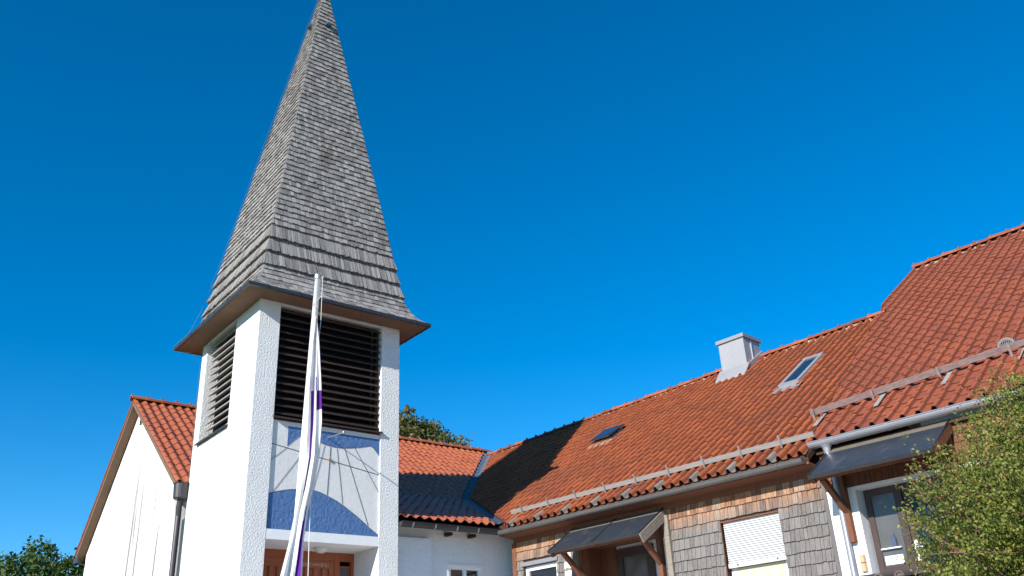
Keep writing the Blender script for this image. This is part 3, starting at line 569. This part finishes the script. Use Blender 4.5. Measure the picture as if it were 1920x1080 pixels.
mb.prism([(cx0-.004, cy0-.08, PZ(cx0)+.26), (cx0-.26, cy0-.07, PZ(cx0-.26)+.09), (cx0-.26, cy1+.10, PZ(cx0-.26)+.09), (cx0-.004, cy1+.08, PZ(cx0)+.26)], (.0, 0, -.05))
mb.build('flashing', M['zinc_bright'], chim)
# skylights
def skylight(y0, y1, x0, x1, fm, rise_, glass, parent, apron):
    def P(x, y, h): return Vector((x, y, PZ(x)))+NW*h
    mb = MB(); wd = .085
    def slab(xa, xb, ya, yb, ha, hb): mb.hexa([P(x, y, h) for h in (ha, hb) for (x, y) in ((xa, ya), (xb, ya), (xb, yb), (xa, yb))])
    slab(x0, x0+wd, y0, y1, -.03, rise_); slab(x1-wd, x1, y0, y1, -.03, rise_+.012); slab(x0+wd, x1-wd, y0, y0+wd, -.03, rise_); slab(x0+wd, x1-wd, y1-wd, y1, -.03, rise_)
    f = mb.build('skylight', fm, parent); mb = MB(); slab(x0+.07, x1-.07, y0+.07, y1-.07, rise_-.03, rise_-.018); mb.build('pane', glass, f)
    if apron:
        mb = MB(); n_ = 10
        for k in range(n_):
            ya, yb = y0-.08+(y1-y0+.16)*k/n_, y0-.08+(y1-y0+.16)*(k+1)/n_; za, zb = .06+.02*math.sin(k*1.9), .06+.02*math.sin((k+1)*1.9)
            mb.poly([P(x0-.22, ya, za), P(x0-.22, yb, zb), P(x0+.01, yb, .07), P(x0+.01, ya, .07)])
        mb.build('apron', M['zinc'], f)
    return f
sk1 = skylight(9.45, 9.97, 17.88, 19.35, M['zinc_bright'], .13, M['glass'], wroof, True)
mb = MB()
def P(x, y, h): return Vector((x, y, PZ(x)))+NW*h
mb.hexa([P(x, y, h) for h in (-.03, .10) for (x, y) in ((17.97, 15.17), (18.5, 15.17), (18.5, 15.83), (17.97, 15.83))]); f = mb.build('roof_hatch', M['mortar'], wroof)
mb = MB(); A = [P(17.92, 15.15, .16), P(18.62, 15.15, .13), P(18.62, 15.85, .13), P(17.92, 15.85, .16)]; mb.hexa(A+[a+NW*.03 for a in A]); lid = mb.build('lid', M['door_frame'], f)
mb = MB(); A = [P(17.97, 15.2, .195), P(18.57, 15.2, .165), P(18.57, 15.8, .165), P(17.97, 15.8, .195)]; mb.hexa(A+[a+NW*.006 for a in A]); mb.build('pane', M['glass'], f)
mb = MB(); mb.hexa([P(x, y, h) for h in (.05, .065) for (x, y) in ((17.72, 15.1), (17.97, 15.1), (17.97, 15.85), (17.72, 15.85))]); mb.build('apron', M['mortar'], f)
# windows, shutter and recessed door of the wing
PW = lambda x0: (lambda a, o, z: (x0-o, a, z))
window_frame(W, 'window', PW(WX+.12), 14.22, 15.28, 3.2, 4.40, (), M['white_frame'], M['glass'], wd=.09, dep=.07)
mb = MB(); mb.box(WX-.07, WX+.06, 14.16, 15.33, 4.42, 4.50); mb.build('blind_box', M['zinc'], W)
mb = MB(); mb.box(WX+.06, WX+.10, 8.62, 9.84, 3.70, 4.49)
for i in range(19): z = 3.76+i*.04; mb.prism([(WX+.06, 8.63, z+.008), (WX+.035, 8.63, z+.008), (WX+.035, 8.63, z+.028), (WX+.06, 8.63, z+.034)], (0, 1.2, 0))
mb.box(WX+.030, WX+.10, 8.62, 9.84, 3.68, 3.755); sh = mb.build('roller_shutter', M['shutter'], W)
for y in (8.78, 9.62): mb = MB(); mb.box(WX+.024, WX+.031, y, y+.03, 3.705, 3.735); mb.build('shutter_stop', M['black'], sh)
wf = window_frame(W, 'window', PW(WX+.20), 8.60, 9.86, 3.2, 4.45, (), M['white_frame'], M['glass'], wd=.12, dep=.06)
mb = MB(); mb.box(WX+.145, WX+.15, 8.72, 9.74, 3.3, 3.68)
for i in range(12): z = 3.3+i*.032; mb.box(WX+.137, WX+.146, 8.72, 9.74, z, z+.02)
mb.build('blind', M['blind'], wf)
mb = MB(); mb.box(WX-.01, WX+.2, 9.86, 9.885, 3.2, 4.5); mb.box(WX-.01, WX+.2, 8.575, 8.6, 3.2, 4.5); mb.box(WX-.012, WX+.2, 8.6, 9.86, 4.5, 4.525); mb.build('window_reveal', M['wood_brown'], W)
AX = 15.25
mb = MB(); mb.box(AX, AX+.1, 11.15, 13.5, ZG, 4.8); mb.box(WX+.25, AX, 11.05, 11.15, ZG, 4.8); mb.build('porch_wall', M['stucco_shade'], W)
mb = MB(); mb.box(WX+.25, AX, 11.15, 13.55, 4.58, 4.66); mb.box(WX+.25, AX, 13.50, 13.58, ZG, 4.58)
for i in range(5): mb.box(AX-.03, AX, 13.04+i*.092, 13.04+i*.092+.085, ZG, 4.58)
mb.box(WX-.02, WX+.12, 13.38, 13.50, ZG, 4.58); mb.build('porch_boards', M['wood_brown'], W)
dr = window_frame(W, 'door', PW(AX), 12.02, 13.02, ZG, 4.50, (), M['door_frame'], M['glass_grey'], wd=.17, dep=.07)
mb = MB(); mb.box(WX-.03, WX+.02, 13.78, 13.98, ZG, 4.56); mb.build('white_post', M['white_frame'], W)
mb = MB(); mb.box(WX-.10, WX-.03, 11.02, 11.14, ZG, 4.85); mb.build('porch_post', M['wood_grey'], W)
def canopy(y0, y1, zt, xf, zf, parent, seams, braces, name='canopy', end=True):
    mb = MB(); d = Vector((xf-WX, 0, zf-zt)); n_ = Vector((-d.z, 0, d.x)).normalized()
    if n_.z < 0: n_ = -n_
    S = lambda t, y, h: Vector((WX-.03, y, zt))+d*t+n_*h
    mb.hexa([S(t, y, h) for h in (-.012, .012) for (t, y) in ((.0, y0), (1, y0), (1, y1), (0, y1))]); c_ = mb.build(name, M['bitumen'], parent)
    mb = MB(); mb.hexa([S(t, y, h) for h in (.012, .017) for (t, y) in ((.0, y0+.02), (.2, y0+.02), (.2, y1-.02), (0, y1-.02))]); mb.build('top_strip', M['bitumen_tan'], c_)
    mb = MB()
    for y in list(seams)+[y0+.01, y1-.01]: mb.hexa([S(t, y+e, h) for h in (.017, .03) for (t, e) in ((0, -.01), (1, -.01), (1, .01), (0, .01))])
    mb.hexa([S(t, y, h) for h in (-.04, .022) for (t, y) in ((1.0, y0), (1.02, y0), (1.02, y1), (1.0, y1))]); mb.build('trim', M['metal_dark'], c_)
    mb = MB()
    for y in (y0+.03, y1-.03, (y0+y1)/2): mb.hexa([S(t, y+e, h) for h in (-.15 if y != (y0+y1)/2 else -.09, -.014) for (t, e) in ((0.02, -.03), (.96, -.03), (.96, .03), (.02, .03))])
    mb.hexa([S(t, y, h) for h in (-.12, -.05) for (t, y) in ((.86, y0+.06), (.94, y0+.06), (.94, y1-.06), (.86, y1-.06))]); mb.build('rafters', M['wood_brown'], c_)
    if end:
        mb = MB(); mb.hexa([S(t, y0+e, h) for h in (-.19, -.005) for (t, e) in ((0.0, -.03), (1.03, -.03), (1.03, .0), (.0, .0))]); mb.build('end_board', M['wood_grey'], c_)
    for y in braces:
        mb = MB(); e_ = S(.80, y, -.16); mb.bar(e_, (WX-.06, y, zf-.52), .09, .09, up=(0, 1, 0)); mb.box(WX-.12, WX-.0, y-.05, y+.05, zf-1.0, zt-.12); mb.build('brace', M['wood_brown'], c_)
    return c_
canopy(11.12, 13.62, 5.00, 13.75, 4.45, W, (12.38,), (11.30, 13.42))

# ================================================================== TALLER HOUSE ON THE RIGHT
B = thing('tall_roofed_house', 'taller house with a steep red tile roof and a pale zinc gutter at the right', 'building', FW, (WX, 7.6, ZG))
HX, HZ = 14.50, PZ(14.50)
hridge = 25.0
mb = MB(); 
def humax(s): return (hridge-HX)*sw
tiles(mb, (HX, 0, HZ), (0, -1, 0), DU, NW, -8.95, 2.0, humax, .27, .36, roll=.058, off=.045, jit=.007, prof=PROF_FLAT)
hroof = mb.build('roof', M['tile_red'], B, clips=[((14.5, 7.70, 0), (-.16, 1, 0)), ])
mb = MB(); ridge_tiles(mb, (hridge, 8.92, PZ(hridge)+.06), (hridge, -2, PZ(hridge)+.06), .15, .42); mb.build('ridge', M['tile_red'], hroof)
mb = MB()
for i in range(80): y = 8.85-i*.14; mb.box(hridge-.20+U(-.02, .02), hridge-.1, y-.14, y-.002, PZ(hridge-.2)+.02, PZ(hridge-.2)+.075+U(-.03, .035))
mb.build('ridge_mortar', M['mortar'], hroof)
mb = MB(); mb.prism([(HX+.05, -2, PZ(HX+.05)-.0), (hridge, -2, PZ(hridge)-.0), (hridge, -2, PZ(hridge)-.12), (HX+.05, -2, PZ(HX+.05)-.12)], (0, 9.6, 0)); mb.prism([(21.2, 7.6, PZ(21.2)), (hridge, 7.6, PZ(hridge)), (hridge, 7.6, PZ(hridge)-.12), (21.2, 7.6, PZ(21.2)-.12)], (0, 1.18, 0)); mb.build('roof_boards', M['wood_dark'], B)
mb = MB(); mb.prism([(20.9, 8.55, ZG), (20.9, 8.55, PZ(20.9)-.15), (hridge, 8.55, PZ(hridge)-.2), (32.5, 8.55, 6.2), (32.5, 8.55, ZG)], (0, -.3, 0)); mb.build('gable_wall', M['stucco_smooth'], B)
mb = MB(); mb.hexa([(hridge, -2, PZ(hridge)-.05), (32.9, -2, 6.0), (32.9, 8.8, 6.0), (hridge, 8.8, PZ(hridge)-.05), (hridge, -2, PZ(hridge)+.05), (32.9, -2, 6.1), (32.9, 8.8, 6.1), (hridge, 8.8, PZ(hridge)+.05)]); mb.build('back_roof', M['tile_red'], B)
gutter('gutter', (HX-.09, 7.66, HZ-.02), (HX-.09, -2, HZ+.02), .105, M['zinc'], B, .95)
mb = MB(); DY0, DY1, DZ = 4.9, 7.10, 4.60
mb.box(WX-.01, WX+.28, DY1, YR_-.052, ZG, 4.66); mb.build('plaster_pier', M['stucco_smooth'], B)
mb = MB(); mb.box(WX, WX+.28, -2, DY0, ZG, 5.35); mb.box(WX, WX+.28, DY0, DY1, DZ+.06, 5.35); mb.box(WX, WX+.28, DY1, 7.62, 4.66, 5.35); mb.build('wall', M['wood_dark'], B)
mb = MB(); mb.box(WX-.02, WX+.26, DY0, DY1, DZ, DZ+.06); mb.build('lintel', M['stucco_shade'], B)
P = lambda a, h, z: (WX-h, -a, z)
cl = MB()
for i in range(4): shingle_row(cl, P, -7.62, -DY0, 4.67+i*.17, 4.67+i*.17+.19, .004, .004, .018, .10, jit=.006)
cl.build('door_head_shingles', M['wood_brown'], B)
cl = MB()
for i in range(14): shingle_row(cl, P, -DY0, 2.0, 2.5+i*.205, 2.5+i*.205+.225, .004, .004, .018, .11, jit=.006)
cl.build('shingle_cladding', M['shingle_new'], B)
mb = MB(); mb.box(HX-.0, WX+.02, -2, 7.62, 5.30, 5.36); mb.build('soffit', M['wood_dark'], B)
# downpipe
mb = MB(); py = 7.36; px = HX-.09
mb.tube([(px, py, HZ-.11), (px, py, HZ-.16), (px, py, HZ-.26)], [.10, .07, .052], 14); mb.tube([(px, py, HZ-.26), (px, py, 5.10), (WX-.11, py+.0, 4.92), (WX-.11, py, 4.6), (WX-.11, py, ZG)], .050, 14); dp = mb.build('downpipe', M['zinc'], B, smooth=False)
mb = MB(); mb.tube([(WX-.11, py, 3.1), (WX-.11, py, 3.14)], .056, 14); mb.tube([(WX-.11, py, 4.35), (WX-.11, py, 4.39)], .056, 14); mb.build('clamp', M['steel'], dp)
canopy(5.28, 7.38, 5.36, 13.65, 4.76, B, (), (7.28, 5.38), end=False)
# glazed door
DX = WX+.24
dr = window_frame(B, 'door', PW(DX), 5.60, 7.06, ZG, DZ-.01, (6.48,), M['door_frame'], M['black'], wd=.10, dep=.06)
mb = MB(); mb.box(DX-.055, DX-.02, 5.70, 6.40, 4.30, 4.50); mb.box(DX-.055, DX-.02, 6.30, 6.41, ZG, 4.3); mb.box(DX-.055, DX-.02, 5.70, 5.79, ZG, 4.3); mb.box(DX-.055, DX-.02, 5.79, 6.30, ZG, 3.30); mb.box(DX-.055, DX-.02, 6.56, 6.96, ZG, 3.34); mb.build('door_leaf', M['door_frame'], dr)
mb = MB(); mb.box(DX-.035, DX-.03, 5.79, 6.30, 3.30, 4.30); mb.build('door_glass', M['glass_mesh'], dr)
mb = MB(); mb.box(DX-.035, DX-.03, 6.56, 6.96, 3.34, 4.5); mb.build('side_glass', M['glass_grey'], dr)
mb = MB(); mb.box(DX-.062, DX-.055, 6.335, 6.385, 3.35, 3.68); mb.tube([(DX-.055, 6.36, 3.56), (DX-.11, 6.36, 3.56)], .012, 8); mb.tube([(DX-.11, 6.365, 3.56), (DX-.11, 6.24, 3.56)], .011, 8); mb.tube([(DX-.06, 6.36, 3.56), (DX-.075, 6.36, 3.56)], .035, 14); mb.build('handle', M['white_frame'], dr)
text_mesh('chalk_blessing', '20*C+M+B*21', .10, M['chalk_dark'], B, (DX-.057, 6.33, 4.375), (0, -1, 0), (0, 0, 1))
mb = MB(); mb.tube([(DX-.07, 6.70, 3.62), (DX-.07, 6.70, 3.76), (DX-.07, 6.70, 3.79), (DX-.07, 6.70, 3.83)], [.03, .03, .012, .012], 10); 
bt = mb.build('bottle', M['blue_bottle']); bt.location = FW.world((0, 0, 0)); bt.rotation_euler = (0, 0, YW)
tag(bt, 'small blue bottle standing on the ledge inside the narrow pane beside the right door', 'bottle')
mb = MB(); mb.box(DX-.10, DX-.035, 6.60, 6.94, 3.60, 3.62); mb.box(DX-.045, DX-.036, 6.62, 6.93, 3.36, 3.50); mb.build('ledge', M['white_frame'], dr)
mb = MB(); 
for z in (3.28, 3.42): mb.prism([(WX-.012, 7.20+.05, z), (WX-.07, 7.20+.035, z+.01), (WX-.07, 7.20-.035, z+.01), (WX-.012, 7.20-.05, z)], (0, 0, .125))
mb.build('wall_lamp', M['terracotta'], B)
# snow guard on the red roof
HP = lambda x, h: PZ(x)+.045+h
XG = lambda y: 15.38+(8-y)*.15
def GP(y, dx, h): return Vector((XG(y)+dx, y, HP(XG(y)+dx, h)))
mb = MB(); mb.hexa([GP(8.02, -.02, .12), GP(8.02, .02, .12), GP(0, .02, .12), GP(0, -.02, .12), GP(8.02, -.065, .24), GP(8.02, -.03, .24), GP(0, -.03, .24), GP(0, -.065, .24)]); sg = mb.build('snow_guard', M['guard_red'], B)
for y in (7.95, 6.83, 5.66, 4.5, 3.3):
    mb = MB(); mb.bar(GP(y, -.045, .0), GP(y, -.115, .29), .018, .045, up=(0, 1, 0)); mb.build('post', M['guard_red'], sg)
    mb = MB(); mb.bar(GP(y-.15, -.42, .07), GP(y-.15, .1, .07), .09, .015, up=(-.67, 0, 1)); mb.build('tile_strap', M['plank'], sg)
mb = MB(); c = Vector((16.25, 4.62, HP(16.25, .05)))
for k in range(10):
    t0, t1 = math.pi*k/10, math.pi*(k+1)/10; f = lambda t, r, dx: c+Vector((dx, r*math.cos(t), r*math.sin(t)*.95)); 
    mb.poly([f(t0, .15, -.12), f(t1, .15, -.12), f(t1, .13, .35)+Vector((0, 0, .1)), f(t0, .13, .35)+Vector((0, 0, .1))]); mb.hexa([f(t0, .11, -.12), f(t1, .11, -.12), f(t1, .15, -.12), f(t0, .15, -.12), f(t0, .11, -.10), f(t1, .11, -.10), f(t1, .15, -.10), f(t0, .15, -.10)])
for k in range(-3, 4): mb.bar(c+Vector((-.115, k*.032, 0)), c+Vector((-.115, k*.032+.03, .10)), .008, .008)
for k in range(-3, 4): mb.bar(c+Vector((-.117, k*.032, 0)), c+Vector((-.117, k*.032-.03, .10)), .008, .008)
vt = mb.build('roof_vent', M['metal_brown'], hroof); mb = MB(); mb.poly([c+Vector((-.09, .12*math.cos(math.pi*k/8), .12*math.sin(math.pi*k/8))) for k in range(9)]); mb.build('grille_back', M['black'], vt)

# ================================================================== COPING WALL IN FRONT OF THE DOOR
CW = thing('garden_wall', 'low white garden wall topped with dark rounded coping tiles before the right door', 'wall', FW, (12.6, 6, ZG))
mb = MB(); mb.box(12.68, 12.9, 1.0, 6.9, ZG-.6, 2.86); mb.build('wall', M['stucco_smooth'], CW)
y = 6.6
while y > 1.2:
    mb = MB(); c = Vector((12.48, y, 2.93)); d = Vector((.62, 0, .07))
    for k in range(8):
        t0, t1 = math.pi*k/8, math.pi*(k+1)/8; f = lambda t, r: c+Vector((0, r*math.cos(t), r*math.sin(t)))
        a = [f(t0, .05), f(t1, .05), f(t1, .072), f(t0, .072)]; mb.hexa(a+[v+d for v in a])
    mb.poly([c+Vector((.02, .05*math.cos(math.pi*k/8), .05*math.sin(math.pi*k/8))) for k in range(9)])
    for k in range(5):     # hollow pan between two covers
        t0, t1 = math.pi*(1+k/5), math.pi*(1+(k+1)/5); f = lambda t: c+Vector((.06, -.15+.11*math.cos(t), .0+.07*math.sin(t)))
        a = [f(t0), f(t1), f(t1)+Vector((0, 0, -.015)), f(t0)+Vector((0, 0, -.015))]; mb.hexa(a+[v+d for v in a])
    mb.build('coping_tile', M['coping'], CW); y -= .30

# ================================================================== FLAGPOLE AND FLAG
def ray(px, py):
    v = _f*FPX+_r*(px-960)-_u*(py-540); return v.normalized()
def at(px, py, hd): v = ray(px, py); return Vector((0, 0, 1.6))+v*(hd/math.hypot(v.x, v.y))
HD = 12.3; ptop = at(596, 522, HD); pmid = at(549, 1080, HD); dirp = (ptop-pmid).normalized(); base = ptop-dirp*((ptop.z-2.4)/dirp.z); base.z = 2.38
FP = tag(bpy.data.objects.new('flagpole', None), 'slim white flagpole standing in front of the tower', 'flagpole'); SC.collection.objects.link(FP); FP.location = base; FP['_o'] = list(base)
mb = MB(); mb.tube([base, base+(ptop-base)*.5, ptop], [.052, .048, .042], 20); pole = mb.build('pole', M['pole'], FP, smooth=True)
mb = MB(); mb.tube([ptop-dirp*.015, ptop+dirp*.045], .056, 18); mb.tube([ptop+Vector((.03, 0, -.02)), ptop+Vector((.085, -.0, .02))], .022, 8); mb.build('cap', M['steel'], FP)
mb = MB(); al = lambda t: ptop+(base-ptop)*t; e = Vector((.075, -.02, 0)); L = (ptop-base).length
mb.tube([al(.0)+e, al(.14)+e*1.1+Vector((.02, 0, 0)), al(.35)+e*.9], .004, 5); mb.tube([al(.06)+e, al(.09)+Vector((-.03, -.05, 0)), al(.095)+Vector((.05, -.05, 0))], .006, 5)
mb.build('halyard', M['rope'], FP)
# flag: a long banner hanging in folds (positions measured down the pole)
D2 = HD-.06
rowsL = [(592, 596), (585, 640), (578, 720), (575, 800), (571, 860), (561, 920), (552, 965), (541, 1020), (524, 1085), (500, 1170), (490, 1250)]
rowsR = [(594, 592), (599, 640), (603, 720), (604, 790), (600, 850), (589, 910), (578, 955), (570, 1010), (566, 1085), (562, 1170), (556, 1250)]
nr = 60
def interp(rows, t):
    x = t*(len(rows)-1); i = min(int(x), len(rows)-2); f_ = x-i; return (rows[i][0]*(1-f_)+rows[i+1][0]*f_, rows[i][1]*(1-f_)+rows[i+1][1]*f_)
prof = [(0, 0), (.12, -.05), (.26, -.015), (.38, .03), (.52, -.045), (.66, -.07), (.80, -.03), (.92, -.06), (1, .01)]
wm, pm = MB(), MB(); grid = []
for i in range(nr+1):
    t = i/nr; a, b = interp(rowsL, t), interp(rowsR, t); row = []
    for k, (x, d) in enumerate(prof):
        x2 = x+.05*math.sin(t*9+k*1.7)*(0 < x < 1); px_, py_ = a[0]*(1-x2)+b[0]*x2, a[1]*(1-x2)+b[1]*x2
        row.append(at(px_, py_, D2+d*(1+.5*math.sin(t*7+k))-.01*math.sin(t*23+k*2)))
    grid.append(row)
fl = MB()
for i in range(nr):
    t = (i+.5)/nr
    for k in range(len(prof)-1):
        mi = 0
        if .21 < t < .52 and k == 2: mi = 1
        if .175 < t < .222 and k == 4: mi = 1
        if .212 < t < .262 and k in (5, 6): mi = 1
        if .222 < t < .262 and k == 7: mi = 1
        if t > .58 and k in ((5, 6, 7) if t > .80 else (5, 6) if t > .63 else (6,)): mi = 1
        fl.poly([grid[i][k], grid[i][k+1], grid[i+1][k+1], grid[i+1][k]], .5, mi)
fo = fl.build('flag', [M['flag_white'], M['flag_purple']], smooth=True); 
cen = at(585, 640, HD); 
tag(fo, 'white and purple church flag hanging limp in folds beside the pole', 'flag')
mb = MB(); mb.tube([at(583, 930, HD-.05), at(580, 1000, HD-.05), at(577, 1100, HD-.05), at(574, 1200, HD-.05)], .005, 5); r_ = mb.build('rope', M['rope']); tag(r_, 'thin white rope hanging down behind the flag in front of the door', 'rope')

# ================================================================== PLANTS
def leaf_mesh(name, pos, size, material, parent, org, nrm=None, tints=None):
    n_ = len(pos); a = RNG.normal(size=(n_, 3)); a /= np.linalg.norm(a, axis=1)[:, None]; b = RNG.normal(size=(n_, 3)); b -= (b*a).sum(1)[:, None]*a; b /= np.linalg.norm(b, axis=1)[:, None]
    c = np.cross(a, b); sz = size*RNG.uniform(.6, 1.35, n_)[:, None]
    V = np.stack([pos-a*sz*.5, pos+b*sz*.32+c*sz*.08, pos+a*sz*.5, pos-b*sz*.32+c*sz*.08], 1).reshape(-1, 3)-np.array(org)
    me = bpy.data.meshes.new(name); me.vertices.add(n_*4); me.vertices.foreach_set('co', V.ravel()); me.loops.add(n_*4); me.loops.foreach_set('vertex_index', np.arange(n_*4))
    me.polygons.add(n_); me.polygons.foreach_set('loop_start', np.arange(0, n_*4, 4)); me.materials.append(material)
    at_ = me.attributes.new('tint', 'FLOAT', 'FACE'); at_.data.foreach_set('value', tints if tints is not None else RNG.random(n_)); me.update(calc_edges=True)
    o = bpy.data.objects.new(name, me); SC.collection.objects.link(o); o.parent = parent; return o
def empty(name, loc, label, cat, group=None):
    o = bpy.data.objects.new(name, None); SC.collection.objects.link(o); o.location = loc; o['_o'] = list(loc); return tag(o, label, cat, group)
def tree(base, centre, rad, nclump, nleaf, lsize, material, label, crad=.16, tall=1.0, group=None):
    base, centre = Vector(base), Vector(centre); o = empty('tree', base, label, 'tree', group)
    mb = MB(); mb.tube([base, base+(centre-base)*.45+Vector((.1, 0, 0)), centre, centre+Vector((0, 0, rad[2]*.6))], [.28, .2, .12, .04], 10)
    P_ = []; T_ = []
    for i in range(nclump):
        while True:
            q_ = RNG.uniform(-1, 1, 3); rr = np.linalg.norm(q_)
            if rr < 1 and rr > .35: break
        q_ = q_/rr*(rr**.45); bump = 1+.16*math.sin(q_[0]*7+i*.3)*math.cos(q_[2]*6); c_ = np.array(centre)+q_*np.array(rad)*bump*np.array([1, 1, 1.0])
        cr = crad*max(rad)*RNG.uniform(.6, 1.3); m_ = int(nleaf*RNG.uniform(.5, 1.5)); g_ = RNG.normal(size=(m_, 3))*cr*np.array([1, 1, .75])*.6; P_.append(c_+g_); T_.append(np.clip(RNG.normal(.45, .2, m_)+RNG.normal(0, .14), 0, 1))
        if i % 7 == 0: mb.tube([centre+Vector((0, 0, -rad[2]*.4)), (centre+Vector(c_))*.5+Vector((U(-.2, .2), 0, U(-.3, .1))), c_], [.08, .045, .015], 5, cap=False)
    mb.build('trunk', M['bark'], o); leaf_mesh('crown', np.concatenate(P_), lsize, material, o, base, tints=np.concatenate(T_)); return o
c = at(748, 905, 46); tree((c.x, c.y, 2.4), c, (3.3, 3.0, 3.45), 620, 100, .17, M['leaf_tree'], 'broad tree with brownish green autumn leaves rising behind the orange roof', crad=.12)
c = at(30, 1150, 50); tree((c.x, c.y, 2.4), c, (2.6, 2.6, 2.7), 150, 60, .2, M['leaf_green'], 'dark green tree with loose upright branches at the far left edge', crad=.15)
c = at(72, 1085, 50); tree((c.x, c.y, 2.4), c, (.9, .9, 1.75), 55, 50, .18, M['leaf_green'], 'slender pointed green treetop next to the leftmost tree', crad=.2)
c = at(135, 1118, 48); tree((c.x, c.y, 2.4), c, (1.5, 1.5, 1.8), 80, 55, .2, M['leaf_green'], 'light green tree half hidden behind the left gable wall', crad=.17)
# bush in the foreground
bc = Vector((4.40, 6.1, 2.12)); br = np.array([1.70, 1.4, 1.44]); bo = empty('bush', (4.3, 6.0, 0.0), 'large bushy shrub of small yellow green leaves in the right foreground', 'bush')
tw = MB(); P_ = []; T_ = []
for i in range(15000):
    while True:
        q_ = RNG.uniform(-1, 1, 3); rr = np.linalg.norm(q_)
        if .2 < rr < 1: break
    rs = RNG.uniform(.60, 1.0)**.6; u_ = q_/rr; lump = 1+.07*math.sin(u_[0]*9+u_[2]*7)+.06*math.cos(u_[2]*13+u_[1]*8); c_ = np.array(bc)+u_*br*rs*lump
    m_ = int(RNG.integers(12, 28)); d_ = u_*RNG.uniform(.5, 1)+RNG.normal(size=3)*.5+np.array([0, 0, .35]); d_ /= np.linalg.norm(d_); ln_ = RNG.uniform(.06, .22)
    s_ = RNG.uniform(0, 1, m_)[:, None]; P_.append(c_+d_*ln_*s_+RNG.normal(size=(m_, 3))*.022); T_.append(np.clip(RNG.normal(.48, .2, m_)+RNG.normal(0, .10), 0, 1))
    if i % 12 == 0: tw.tube([c_-d_*.15, c_+d_*ln_], [.005, .002], 4, cap=False, tint=.5)
q_ = RNG.normal(size=(150000, 3)); q_ /= np.linalg.norm(q_, axis=1)[:, None]; P_.append(np.array(bc)+q_*br*RNG.uniform(.5, .97, 150000)[:, None]*(1+.07*np.sin(q_[:, :1]*9+q_[:, 2:]*7)+.06*np.cos(q_[:, 2:]*13+q_[:, 1:2]*8))); T_.append(np.clip(RNG.normal(.42, .2, 150000), 0, 1))
for i in range(210):       # long loose shoots beyond the outline
    th, ph = RNG.uniform(math.pi*.35, math.pi*1.6), RNG.uniform(-.25, 1.45); u_ = np.array([math.cos(th)*math.cos(ph), math.sin(th)*math.cos(ph)*.9, math.sin(ph)]); c_ = np.array(bc)+u_*br*.93
    d_ = u_+RNG.normal(size=3)*.35+np.array([0, 0, .3]); d_ /= np.linalg.norm(d_); ln_ = RNG.uniform(.10, .36); bend = RNG.normal(size=3)*.05
    pts = [c_+d_*ln_*t+bend*t*t for t in (0, .35, .7, 1)]; tw.tube(pts, [.005, .004, .003, .0015], 5, cap=False)
    m_ = int(ln_*110); s_ = RNG.uniform(.1, 1, m_)[:, None]; P_.append(c_+d_*ln_*s_+bend*s_*s_+RNG.normal(size=(m_, 3))*.013); T_.append(np.clip(RNG.normal(.6, .18, m_), 0, 1))
for i in range(14):
    a = i*2*math.pi/14; tw.tube([Vector((4.3, 6.0, 0))+Vector((math.cos(a)*.12, math.sin(a)*.12, 0)), bc+Vector((math.cos(a)*.4, math.sin(a)*.4, -.5)), bc+Vector((math.cos(a)*.9, math.sin(a)*.8, .4))], [.03, .02, .008], 6)
tw.build('branches', M['twig'], bo); leaf_mesh('foliage', np.concatenate(P_), .0235, M['leaf_bush'], bo, (4.3, 6.0, 0), tints=np.concatenate(T_))

for o in bpy.data.objects:
    for k in ('_o', '_f'):
        if k in o: del o[k]
